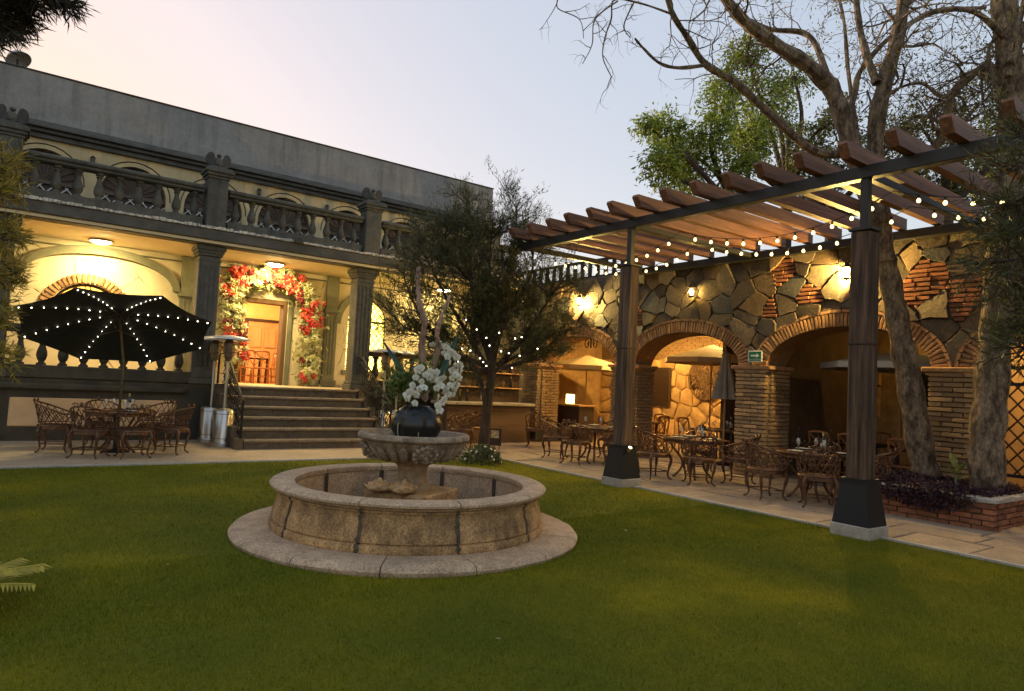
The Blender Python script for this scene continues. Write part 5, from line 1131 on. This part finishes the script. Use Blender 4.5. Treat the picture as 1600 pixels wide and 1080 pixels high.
# ------------------------------------------------------------------ bar counter between the two buildings
b=thing('bar_counter','outdoor bar counter with a pale stone top behind the feathery tree','bar counter',(10.15,14.9,.0))
MB().cbox(-1.35,1.3,-.3,.3,.02,1.0,.015).build('body',mat('bar_wood',(.13,.075,.04),(.08,.045,.025),stretch=(.2,1,1),rnd=0,bump=.3),b); MB().cbox(-1.45,1.4,-.4,.36,1.0,1.08,.015).build('top',mat('bar_top',(.34,.29,.23),(.24,.2,.16),rnd=0,bump=.2),b); MB().cbox(-1.4,1.35,.305,.36,1.081,2.3,.01).build('back_panel',ebony,b)
for z in (1.45,1.85): MB().cbox(-1.35,1.3,.1,.3,z,z+.03,.006).build('shelf',warmwood,b)
k=0
for z in (1.08,1.482,1.882):
    for i in range(7 if z>1.1 else 5):
        x=10.15-1.15+i*.36+random.uniform(-.08,.08)
        if (i+k)%3: 
            o=thing('wine_bottle','dark bottle lined up at the bar behind the feathery tree','bottle',(x,14.9+(.2 if z>1.1 else .1),z),0,'bottles at the bar'); ob('glass_body',botm,o); ob('foil',capm_,o)
        else: tag(ob('wine_glass',wgm,None,(x,14.9+(.2 if z>1.1 else 0),z)),'clear stemmed glass at the bar behind the feathery tree','wine glass','glasses at the bar')
    k+=1
for (x,y,r) in ((9.2,14.1,pi+.3),(10.9,13.6,2.4),(8.5,13.4,2.9)): dup(c0,(x,y,.022),r,'ornate bronze cast iron armchair near the bar behind the feathery tree','chairs near the bar')
q=gp(772,703); t=thing('menu_stand','small easel stand with a picture card at the feathery tree','menu stand',(q[0],q[1],.022),-.6)
MB().tube([(-.12,0,0),(-.1,.04,.5)],.012,5).tube([(.12,0,0),(.1,.04,.5)],.012,5).tube([(0,.2,0),(0,.05,.48)],.012,5).build('easel',ebony,t); MB().cbox(-.16,.16,-.0,.02,.1,.5,.004,m=Matrix.Rotation(-.12,4,'X')).build('card',mat('card_dark',(.05,.035,.03),rnd=0,bump=0),t); MB().box(-.10,.10,-.006,-.002,.28,.46,m=Matrix.Rotation(-.12,4,'X')).build('picture',mat('card_picture',(.6,.52,.3),(.2,.12,.08),scale=18,rnd=0,bump=0),t)
# ------------------------------------------------------------------ trees and plants
def grow(mb, p, d, L_, r, depth, tips, rnd, droop=0., spread=.7, nseg=5, wig=.25, kids=(2,4), shrink=.62):
    p=Vector(p); d=Vector(d).normalized(); pts=[p.copy()]; dirs=[]
    for i in range(nseg):
        d=(d+Vector((rnd.gauss(0,wig),rnd.gauss(0,wig),rnd.gauss(0,wig)-droop))).normalized(); p=p+d*(L_/nseg); pts.append(p.copy()); dirs.append(d.copy())
    rr=[r*(1-.55*i/nseg) for i in range(nseg+1)]; mb.tube(pts,rr,5 if r<.03 else 7,cap=False)
    if depth==0: tips.append((pts,d)); return
    for k in range(rnd.randint(*kids)):
        i=rnd.randint(max(1,nseg//2),nseg); nd=(dirs[i-1]+Vector((rnd.gauss(0,spread),rnd.gauss(0,spread),rnd.gauss(0,spread)))).normalized()
        grow(mb,pts[i],nd,L_*shrink*rnd.uniform(.75,1.25),rr[i]*.72,depth-1,tips,rnd,droop,spread,nseg,wig,kids,shrink)
def tip_leaves(tips, n, Lr, Wr, rnd, sc=.04, up=.2, along=True):
    P_=[];D_=[]
    for pts,d in tips:
        for k in range(n):
            f=rnd.random(); i=min(int(f*(len(pts)-1)),len(pts)-2); p=pts[i].lerp(pts[i+1],f*(len(pts)-1)-i)
            P_.append(p+Vector((rnd.gauss(0,sc),rnd.gauss(0,sc),rnd.gauss(0,sc)))); dd=(d*(1.0 if along else .2)+Vector((rnd.gauss(0,.6),rnd.gauss(0,.6),rnd.gauss(up,.5)))); D_.append(dd)
    n=len(P_); return leafquads(P_,D_,rng.uniform(*Lr,n),rng.uniform(*Wr,n),.05)
# feathery tree behind the fountain
rnd=random.Random(3); tx,ty=PX(757,716,'z',.02).x,PX(757,716,'z',.02).y
tm=thing('feathery_tree','dark feathery narrow-leaved tree strung with lights behind the fountain','tree',(0,0,0))
dep=(Vector((tx,ty,1.6))-Vector(EYE)).dot(Vector(_fw)); A=lambda px,py,dd=0:PD(px,py,dep+dd)
mb=MB(); tips=[]
mb.tube(smoothpath([A(752,735),A(757,680),A(762,630),A(768,590),A(770,560)],5),[.12]*6+[.105]*6+[.095]*6+[.085]*3,9)
mb.tube(smoothpath([A(750,735,-.1),A(752,690,-.1),A(758,640,-.12),A(752,600,-.2),A(735,560,-.3)],5),.05,7)
limbs=[((770,575),(775,520),(785,450),(800,400),(808,330)),((768,585),(735,530),(700,470),(670,410),(650,370)),((769,580),(815,530),(850,480),(870,450)),((769,575),(745,500),(735,420),(738,370),(733,325)),((770,570),(720,560),(670,530),(630,510)),((770,565),(790,500),(830,430),(830,385)),((769,580),(830,560),(880,520)),((770,570),(755,470),(700,400),(695,370)),((769,560),(775,480),(765,420),(768,365)),((769,575),(700,545),(650,480),(630,430)),((769,575),(760,520),(770,500)),((769,580),(800,560),(840,545)),((769,580),(720,575),(690,560))]
for li,l in enumerate(limbs):
    pp_=smoothpath([A(a,b,rnd.uniform(-.9,.9)*i/3) for i,(a,b) in enumerate(l)],5); n=len(pp_); mb.tube(pp_,[.055*(1-.8*i/n) for i in range(n)],6)
    for i in range(3,n,1):
        for _ in range(3):
            d=(pp_[i]-pp_[i-1]).normalized()+Vector((rnd.gauss(0,.9),rnd.gauss(0,.9),rnd.gauss(.35,.6))); grow(mb,pp_[i],d,rnd.uniform(.32,.75),.013,1,tips,rnd,spread=.5,kids=(3,4),shrink=.75,nseg=4,wig=.15)
mb.build('trunk',bark_dk,tm,True)
fl_m=leafmat('feathery_leaf',(.03,.035,.012),(.075,.08,.026),(.15,.145,.05),trans=.35)
V=tip_leaves(tips,34,(.08,.16),(.004,.0085),rnd,.05,.35); crown=ob('crown',quads_mesh('crown',V,fl_m),tm); print('feathery',len(V),len(tips))
# fairy lights in it
t=thing('fairy_lights','small white fairy lights strung through the feathery tree','string lights',(0,0,0)); fm=MB().blob((0,0,0),.012,0,0,4).mesh('light',emit('fairy_glow',(1,.88,.6),3),True)
for px,py in ((750,560),(755,566),(760,572),(783,549),(795,552),(805,529),(815,527),(722,545),(735,548),(765,540),(812,556),(700,470),(728,500),(840,545),(780,520),(745,515),(800,575),(760,528),(716,565)): ob('light',fm,t,A(px,py,-1.2))
# white flowering shrub at its foot
def shrub(name,label,cat,loc,rx,rz,n,m1,Lr,Wr,fl=None,nf=0,seed=1):
    r_=random.Random(seed); t=thing(name,label,cat,loc); P_=[];D_=[]
    for k in range(n):
        d=Vector((r_.gauss(0,1),r_.gauss(0,1),abs(r_.gauss(0,1)))).normalized()*r_.uniform(.35,1)**.5; P_.append((d.x*rx,d.y*rx,d.z*rz)); D_.append((d.x+r_.gauss(0,.5),d.y+r_.gauss(0,.5),d.z+r_.gauss(.2,.5)))
    ob('foliage',quads_mesh('foliage',leafquads(P_,D_,rng.uniform(*Lr,n),rng.uniform(*Wr,n),.05),m1),t)
    st_=MB()
    for k in range(10): a=r_.uniform(0,6.28); st_.tube([(0,0,0),(rx*.6*cos(a),rx*.6*sin(a),rz*.7)],.008,4)
    st_.build('stems',bark_dk,t)
    if fl:
        for k in range(nf):
            d=Vector((r_.gauss(0,1),r_.gauss(0,1),abs(r_.gauss(.3,1)))).normalized(); ob('flower',fl,t,(d.x*rx,d.y*rx,d.z*rz+.02),d.to_track_quat('Z','Y').to_euler(),r_.uniform(.35,.6))
    return t
q=gp(752,722); shrub('flower_shrub','low leafy shrub with small white flowers at the feathery tree foot','shrub',(q[0],q[1],.01),.40,.34,900,leafmat('shrub_leaf',(.03,.05,.02),(.07,.10,.045),(.16,.19,.12)),(.05,.09),(.012,.022),orc,26)
# brick planter with two big trees, purple ground cover and a broad-leaved seedling
cor=gp(1553,832); px0=cor[0]; py0=cor[1]; PXM=px0+.03; PYB=5.35
pl=thing('brick_planter','low red brick planter with stone coping round the two trees','planter',(0,0,0)); zt=.44
lft=gp(1384,797)
core=MB().box(PXM+.03,WX-.02,py0+.05,PYB-.03,0,zt-.06).build('core',mortar,pl)
MB().box(PXM+.1,WX-.05,py0+.12,PYB-.1,zt-.06,zt-.02).build('soil',mat('soil',(.05,.035,.025),rnd=0,bump=.8,bscale=20),pl)
z=0; r=0
while z<zt-.08:
    y=py0-(.12 if r%2 else 0)
    while y<PYB:
        y1=min(y+.26,PYB); a=max(y,py0)
        if y1-a>.05: MB().cbox(-.06,.06,-(y1-a)/2+.006,(y1-a)/2-.006,-.031,.031,.007,jit=.004).build('brick',brick_red,pl,loc=(PXM+.04+random.uniform(-.008,.008),(a+y1)/2,z+.037))
        y=y1
    x=PXM+.12-(.12 if r%2 else 0)
    while x<WX-.2:
        x1=x+.26; a=max(x,PXM+.105)
        if x1-a>.05: MB().cbox(-(x1-a)/2+.006,(x1-a)/2-.006,-.06,.06,-.031,.031,.007,jit=.004).build('brick',brick_red,pl,loc=((a+x1)/2,py0+.06+random.uniform(-.008,.008),z+.037))
        x=x1
    z+=.074; r+=1
for k in range(6):
    a=py0-.03+k*(PYB-py0)/6; MB().cbox(PXM-.05,PXM+.20,a+.004,a+(PYB-py0)/6-.004,zt-.07,zt,.014,jit=.006).build('coping_stone',kerbm,pl)
for k in range(3): a=PXM+.204+k*.42; MB().cbox(a,a+.412,py0-.03,py0+.2,zt-.07,zt,.014,jit=.006).build('coping_stone',kerbm,pl)
pur=leafmat('purple_leaf',(.018,.007,.014),(.04,.014,.026),(.075,.03,.04),trans=.2)
P_=[];D_=[]
for k in range(5200):
    x=random.uniform(PXM+.0,WX-.1); y=random.uniform(py0+.05,PYB-.1); P_.append((x,y,zt-.04+.17*random.random()*(.6+.4*sin(3*x)*cos(4*y)))); D_.append((random.gauss(-.2,.8),random.gauss(0,.8),random.gauss(.5,.6)))
for k in range(1300):      # spilling over the front
    y=random.gauss(4.15,.42); 
    if not py0+.2<y<5.6: continue
    P_.append((PXM-.06-random.random()*.06,y,zt+.04-random.random()**1.4*.30*(1-abs(y-4.15)/1.5))); D_.append((random.gauss(-.5,.5),random.gauss(0,.7),random.gauss(-.5,.6)))
g=ob('purple_ground_cover',quads_mesh('purple_ground_cover',leafquads(P_,D_,rng.uniform(.05,.11,len(P_)),rng.uniform(.006,.014,len(P_)),.05),pur)); stuff(tag(g,'dark purple trailing plants filling and spilling over the brick planter','ground cover'))
q=PX(1495,735,'x',10.95); t=thing('leafy_seedling','young plant with broad pale green leaves between the two trunks','plant',(10.95,q.y,zt-.03))
MB().tube([(0,0,0),(.01,.02,.2),(0,.0,.4)],.012,5).build('stem',mat('seed_stem',(.25,.26,.12),rnd=0),t)
for (a,e,L_,z_) in ((1.2,1.2,.30,.30),(2.5,.9,.24,.2),(4.3,1.0,.26,.24),(5.4,.5,.2,.15)):
    d=Vector((cos(a)*cos(e),sin(a)*cos(e),sin(e))); s=Vector((-sin(a),cos(a),0)); b0=Vector((0,0,z_)); m=MB(); pv=None
    for i in range(7):
        f=i/6; w=.065*sin(pi*min(1,f*1.0+.02))**.7; c=b0+d*L_*f-Vector((0,0,.05*f*f)); cur=[c-s*w,c+Vector((0,0,-.012)),c+s*w]
        if pv: m.add(pv+cur,[(0,1,4,3),(1,2,5,4)])
        pv=cur
    m.build('leaf',leafmat('seedling_leaf',(.12,.16,.04),(.2,.24,.08),trans=.3),t,True)
# the two planter trees
def pixtube(mb,pts,r0,r1,dep0,dep1,n=9,amp=.12,seed=1):
    rr_=random.Random(seed); K=len(pts); P3=smoothpath([PD(a,b,dep0+(dep1-dep0)*i/(K-1)) for i,(a,b) in enumerate(pts)],7); N=len(P3)
    rad=[(r0+(r1-r0)*i/N)*(1+amp*sin(i*.9+seed)+amp*.6*rr_.uniform(-1,1)) for i in range(N)]; mb.tube(P3,rad,n); return P3
def depth_of(x,y,z=1): return (Vector((x,y,z))-Vector(EYE)).dot(Vector(_fw))
feather=leafmat('acacia_leaf',(.08,.075,.02),(.16,.14,.035),(.34,.26,.06),trans=.45)
tA=thing('leaning_tree','leaning pale-barked tree rising from the planter through the pergola','tree',(0,0,0)); d0=depth_of(11.2,4.75)
mb=MB(); tips=[]; rn=random.Random(21)
tr=pixtube(mb,((1447,745),(1436,690),(1425,620),(1414,560),(1402,500),(1393,450),(1383,400)),.20,.145,d0,d0,12,.07,1)
tr=pixtube(mb,((1383,410),(1372,350),(1352,290),(1330,230),(1312,170),(1295,130)),.165,.13,d0,d0+.3,11,.06,2)
L1=[(((1297,135),(1262,102),(1215,72),(1165,35),(1135,0),(1105,-50)),.13,.06,.3,-.6),(((1320,195),(1290,110),(1262,55),(1200,45),(1150,20)),.06,.03,.2,1.2),
    (((1378,350),(1368,270),(1370,190),(1385,120),(1402,60),(1412,0),(1420,-80)),.15,.09,.0,.5),(((1370,130),(1352,80),(1340,20),(1335,-60)),.07,.04,.2,.9),
    (((1330,240),(1270,235),(1200,175),(1150,130),(1102,100),(1075,60),(1050,20),(1035,-30)),.075,.03,.3,-1.2),(((1102,102),(1060,106),(1030,98),(1005,75),(992,60)),.03,.014,-.8,-1.2),
    (((1345,270),(1320,200),(1335,150),(1345,110),(1395,55),(1460,20),(1540,12)),.06,.03,.3,1.5),(((1355,285),(1340,215),(1325,110),(1318,30),(1300,-40)),.05,.02,.6,1.6),
    (((1050,22),(1000,5),(960,0),(955,30),(945,60),(942,90),(955,120)),.016,.006,-1.2,-1.5),(((990,5),(975,40),(985,60)),.012,.005,-1.3,-1.3),(((965,2),(930,30),(925,70),(910,100)),.012,.004,-1.3,-1.7),(((1050,30),(1035,-10),(900,-20),(870,10),(905,30),(912,60)),.014,.004,-1.2,-1.8)]
for i,(pts,r0,r1,a,b) in enumerate(L1):
    P3=pixtube(mb,pts,r0,r1,d0+a,d0+b,8 if r0>.05 else 5,.08,i+5); st_=len(P3)//3
    thin=r0<.04
    for k in range(st_,len(P3),2 if not thin else 4):
        for _ in range(1):
            d=(P3[k]-P3[k-1]).normalized()*.5+Vector((rn.gauss(0,.8),rn.gauss(0,.8),rn.gauss(.1,.7))); lv=[]
            left = (P3[k]-Vector(EYE)).dot(Vector(_r2))/(P3[k]-Vector(EYE)).dot(Vector(_fw))*F+800
            tg=tips if left>1150 else lv
            grow(mb,P3[k],d,rn.uniform(.45,1.0)*(.45 if thin else 1),max(.005,r1*.32) if not thin else .006,2 if not thin else 1,tg,rn,droop=.04,spread=.8,kids=(2,3),shrink=.6,nseg=5,wig=.28)
mb.build('trunk',bark,tA,True)
V=tip_leaves([t_ for t_ in tips if rn.random()<.38],9,(.04,.09),(.007,.014),rn,.06,-.05); ob('crown',quads_mesh('crown',V,feather),tA); print('A',len(tips),len(V))
tB=thing('straight_tree','straight rough-barked tree at the planter end before the iron grille','tree',(0,0,0)); d1=depth_of(11.0,3.75)
mb=MB(); tips=[]
pixtube(mb,((1545,765),(1541,700),(1546,640),(1552,570),(1558,500),(1566,400),(1577,300),(1582,200),(1578,100),(1568,0),(1560,-100)),.235,.15,d1,d1+.2,12,.06,3)
for i,(pts,r0,r1,a,b) in enumerate([(((1580,215),(1545,90),(1560,55)),.03,.02,.1,.2),(((1583,230),(1560,120),(1530,110),(1490,145),(1475,200),(1460,235)),.075,.05,.1,.6),(((1575,120),(1592,40),(1605,-20)),.05,.03,0,.4),(((1570,60),(1520,18),(1450,20),(1400,60)),.045,.02,.1,-.5),(((1545,95),(1480,150),(1440,130),(1400,140),(1380,160)),.035,.015,.3,.8),(((1480,200),(1455,185),(1430,182),(1420,190)),.025,.012,.5,1.0),(((1578,100),(1620,0),(1640,-80)),.06,.03,0,.3)]):
    P3=pixtube(mb,pts,r0,r1,d1+a,d1+b,7,.08,i+40)
    for k in range(len(P3)//4,len(P3),2):
        for _ in range(2):
            d=Vector((rn.gauss(0,.8),rn.gauss(0,.8),rn.gauss(.15,.7))); grow(mb,P3[k],d,rn.uniform(.5,1.0),r1*.4,2,tips,rn,droop=.03,spread=.8,kids=(2,3),shrink=.6,nseg=5,wig=.28)
mb.build('trunk',bark,tB,True)
V=tip_leaves([t_ for t_ in tips if rn.random()<.45],9,(.04,.09),(.007,.014),rn,.06,-.05); ob('crown',quads_mesh('crown',V,feather),tB); print('B',len(tips),len(V))
# broad-leaved trees beyond the arcade
def bgtree(label,base,clumps,dep,lm,seed,leafL=(.08,.17),per=24,wood=bark_dk,nb=3):
    r_=random.Random(seed); t=thing('leafy_tree',label,'tree',(0,0,0)); mb=MB(); tips=[]
    bx=PD(base[0],base[1],dep); foot=Vector((bx.x,bx.y,0)); fork=PD(base[0],base[1],dep)
    mb.tube([foot,foot.lerp(fork,.5)+Vector((.1,.1,0)),fork],[.22,.19,.15],8)
    for (cx,cy,rad,w) in clumps:
        c=PD(cx,cy,dep+r_.uniform(-1.6,1.6)); rm=rad*dep/F
        path=smoothpath([fork,fork.lerp(c,.5)+Vector((r_.gauss(0,.3),r_.gauss(0,.3),r_.gauss(.1,.3))),c],6); mb.tube(path,[.09*(1-.75*i/len(path)) for i in range(len(path))],6)
        for k in range(int(nb*w*8)):
            d=Vector((r_.gauss(0,1),r_.gauss(0,1),r_.gauss(.1,.9))).normalized(); s=c+d*rm*r_.uniform(.0,.45); grow(mb,s,d,rm*r_.uniform(.35,.6),.018,1,tips,r_,droop=.06,spread=.6,kids=(2,3),shrink=.7,nseg=4,wig=.2)
    mb.build('trunk',wood,t,True); V=tip_leaves(tips,per,leafL,(.015,.03),r_,.12,-.2); ob('crown',quads_mesh('crown',V,lm),t); print(label,len(tips),len(V))
lmA=leafmat('bright_leaf',(.08,.12,.014),(.19,.26,.025),(.40,.42,.05),trans=.45); lmB=leafmat('olive_leaf',(.06,.07,.014),(.12,.13,.025),(.28,.26,.05),trans=.45)
bgtree('bright green leafy tree behind the arcade at the pergola end',(1150,330),[(1045,205,35,1),(1010,195,14,.35),(1080,240,45,1.2),(1030,260,32,.9),(1110,210,40,1),(1140,270,45,1),(1060,285,40,.9),(1165,230,45,1)],17,lmA,61)
bgtree('tall yellow-green tree behind the arcade and the leaning tree',(1230,300),[(1140,130,40,1.1),(1165,85,32,1),(1190,150,45,1.1),(1125,165,28,.7),(1220,190,45,1),(1240,120,40,.8),(1180,200,40,.8)],19,lmA,62)
bgtree('loose olive-green tree behind the arcade and the pergola middle',(1300,330),[(1270,230,50,1),(1320,260,45,.9),(1250,285,40,.9),(1300,190,40,.6),(1390,230,45,.8),(1420,260,40,.7)],18,lmB,63)
bgtree('sparse dark tree behind the arcade right of the pergola posts',(1480,330),[(1440,200,50,.8),(1500,230,50,.9),(1530,160,50,.7),(1470,280,45,.9),(1590,200,50,.9),(1590,90,50,.6),(1560,290,50,1),(1600,300,60,1)],17,lmB,64)
# foliage at both picture edges: trees standing on the lawn just out of view
def edgetree(label,root,limbs,dep,lm,seed,per=30,leafL=(.07,.14),Wd=(.0035,.007),tw=.45,top=None):
    r_=random.Random(seed); t=thing('lawn_tree',label,'tree',(0,0,0)); mb=MB(); tips=[]
    tp=PD(root[0],root[1],dep); foot=Vector((tp.x,tp.y,-.02)); mb.tube([foot,foot.lerp(tp,.5)+Vector((.03,.05,0)),tp],[.12,.10,.07],9)
    for l in limbs:
        w=l[0]; pts=l[1:]; pp_=smoothpath([foot.lerp(tp,min(1,max(.15,(PD(*pts[0],dep).z)/tp.z*.85)))]+[PD(a,b,dep+r_.uniform(-.5,.5)) for a,b in pts],5); n=len(pp_); mb.tube(pp_,[.03*(1-.75*i/n) for i in range(n)],5)
        for i in range(n//3,n):
            for _ in range(w):
                d=(pp_[i]-pp_[i-1]).normalized()+Vector((r_.gauss(0,.8),r_.gauss(0,.8),r_.gauss(.2,.6))); grow(mb,pp_[i],d,r_.uniform(.5,1)*tw,.008,1,tips,r_,spread=.5,kids=(2,4),shrink=.7,nseg=4,wig=.15)
    mb.build('trunk',bark_dk,t,True); V=tip_leaves(tips,per,leafL,Wd,r_,.025,.1); ob('crown',quads_mesh('crown',V,lm),t); print(label,len(tips),len(V))
edgetree('dark feathery tree on the lawn beside the patio',(1690,180),[(2,(1640,250),(1600,260),(1575,270)),(2,(1640,330),(1605,350),(1572,365)),(2,(1640,420),(1605,440),(1565,455)),(2,(1650,480),(1615,500),(1580,520)),(2,(1640,290),(1600,310),(1555,325)),(2,(1650,380),(1610,400),(1560,410)),(1,(1650,230),(1620,215),(1590,215)),(2,(1660,540),(1625,540),(1595,545))],5.6,fl_m,71,12,tw=.30)
yl=leafmat('lamplit_leaf',(.12,.10,.015),(.28,.22,.03),(.48,.36,.05),trans=.4)  # yellow lamp light on the foliage is put into the leaf colour
edgetree('yellowish feathery tree tinted as if lamp-lit on the lawn before the cream building',(-95,120),[(2,(-54,250),(-14,255),(8,262)),(2,(-54,300),(-14,300),(4,305)),(2,(-54,350),(-19,360),(6,375)),(2,(-54,420),(-19,430),(8,440)),(2,(-54,470),(-24,480),(1,495)),(2,(-50,540),(-29,545),(-2,560)),(1,(-54,390),(-14,400),(16,420)),(2,(-54,270),(-19,280),(11,285))],6.5,yl,72,12,tw=.2)
dkf=leafmat('dark_frond',(.012,.012,.006),(.025,.022,.010),(.045,.04,.016),trans=.2)
edgetree('tall dark drooping-leaved tree on the lawn by the building',(-160,-120),[(3,(-60,-60),(-10,-20),(20,15)),(3,(-60,-70),(10,-40),(55,-5)),(3,(-60,-80),(30,-50),(80,-10)),(3,(-70,-20),(-25,20),(5,45))],7.2,dkf,73,26,(.10,.2),(.005,.009),.26)
# yellowish cycad at the picture's lower edge
q=PX(-75,960,'z',0); t=thing('cycad','small yellowish cycad palm on the lawn','plant',(q.x,q.y,0)); rn=random.Random(9); MB().lathe([(0,.16),(.07,.14),(.10,.05),(.09,0)],12).build('stem',bark_dk,t,True)
for k in range(16):
    a=2*pi*k/16+rn.uniform(-.1,.1); e=rn.uniform(.25,.9); L_=rn.uniform(.40,.55); P3=[Vector((cos(a)*L_*f*cos(e)*1.1,sin(a)*L_*f*cos(e)*1.1,.14+L_*(f*sin(e)-.55*f*f*sin(e)*.9))) for f in [i/9 for i in range(10)]]
    m=MB(); m.tube(P3,.006,4)
    for i in range(2,10):
        d=(P3[i]-P3[i-1]).normalized(); s=d.cross(Vector((0,0,1))).normalized(); L2=.13*sin(pi*(i+1)/12)
        for sg in (1,-1):
            for ofs in (0,.5): c=P3[i].lerp(P3[i-1],ofs); tp=c+s*sg*L2*.75+d*L2*.7-Vector((0,0,.02)); m.add([c-d*.014,c+d*.016,tp+Vector((0,0,-.01))],[(0,1,2)])
    m.build('frond',leafmat('cycad_leaf',(.26,.20,.01),(.38,.30,.02),(.5,.4,.04),trans=.2),t)

# a few dry leaves dropped on the lawn
lf=MB().add([(0,0,.004),(.03,.018,.012),(.07,0,.006),(.03,-.018,.010),(.032,0,.004)],[(0,1,4),(1,2,4),(2,3,4),(3,0,4)]).mesh('fallen_leaf',leafmat('dry_leaf',(.42,.36,.18),(.36,.26,.11),trans=.1))
rn=random.Random(4)
for px,py in ((783,998),(20,810),(1385,950),(980,830),(260,880)):
    q=PX(px,py,'z',.025); tag(ob('fallen_leaf',lf,None,(q.x,q.y,.018),(rn.uniform(-.2,.2),rn.uniform(-.2,.2),rn.uniform(0,6.3)),rn.uniform(.5,.9)),'small pale dry leaf lying on the turf','leaf','dry leaves on the lawn')
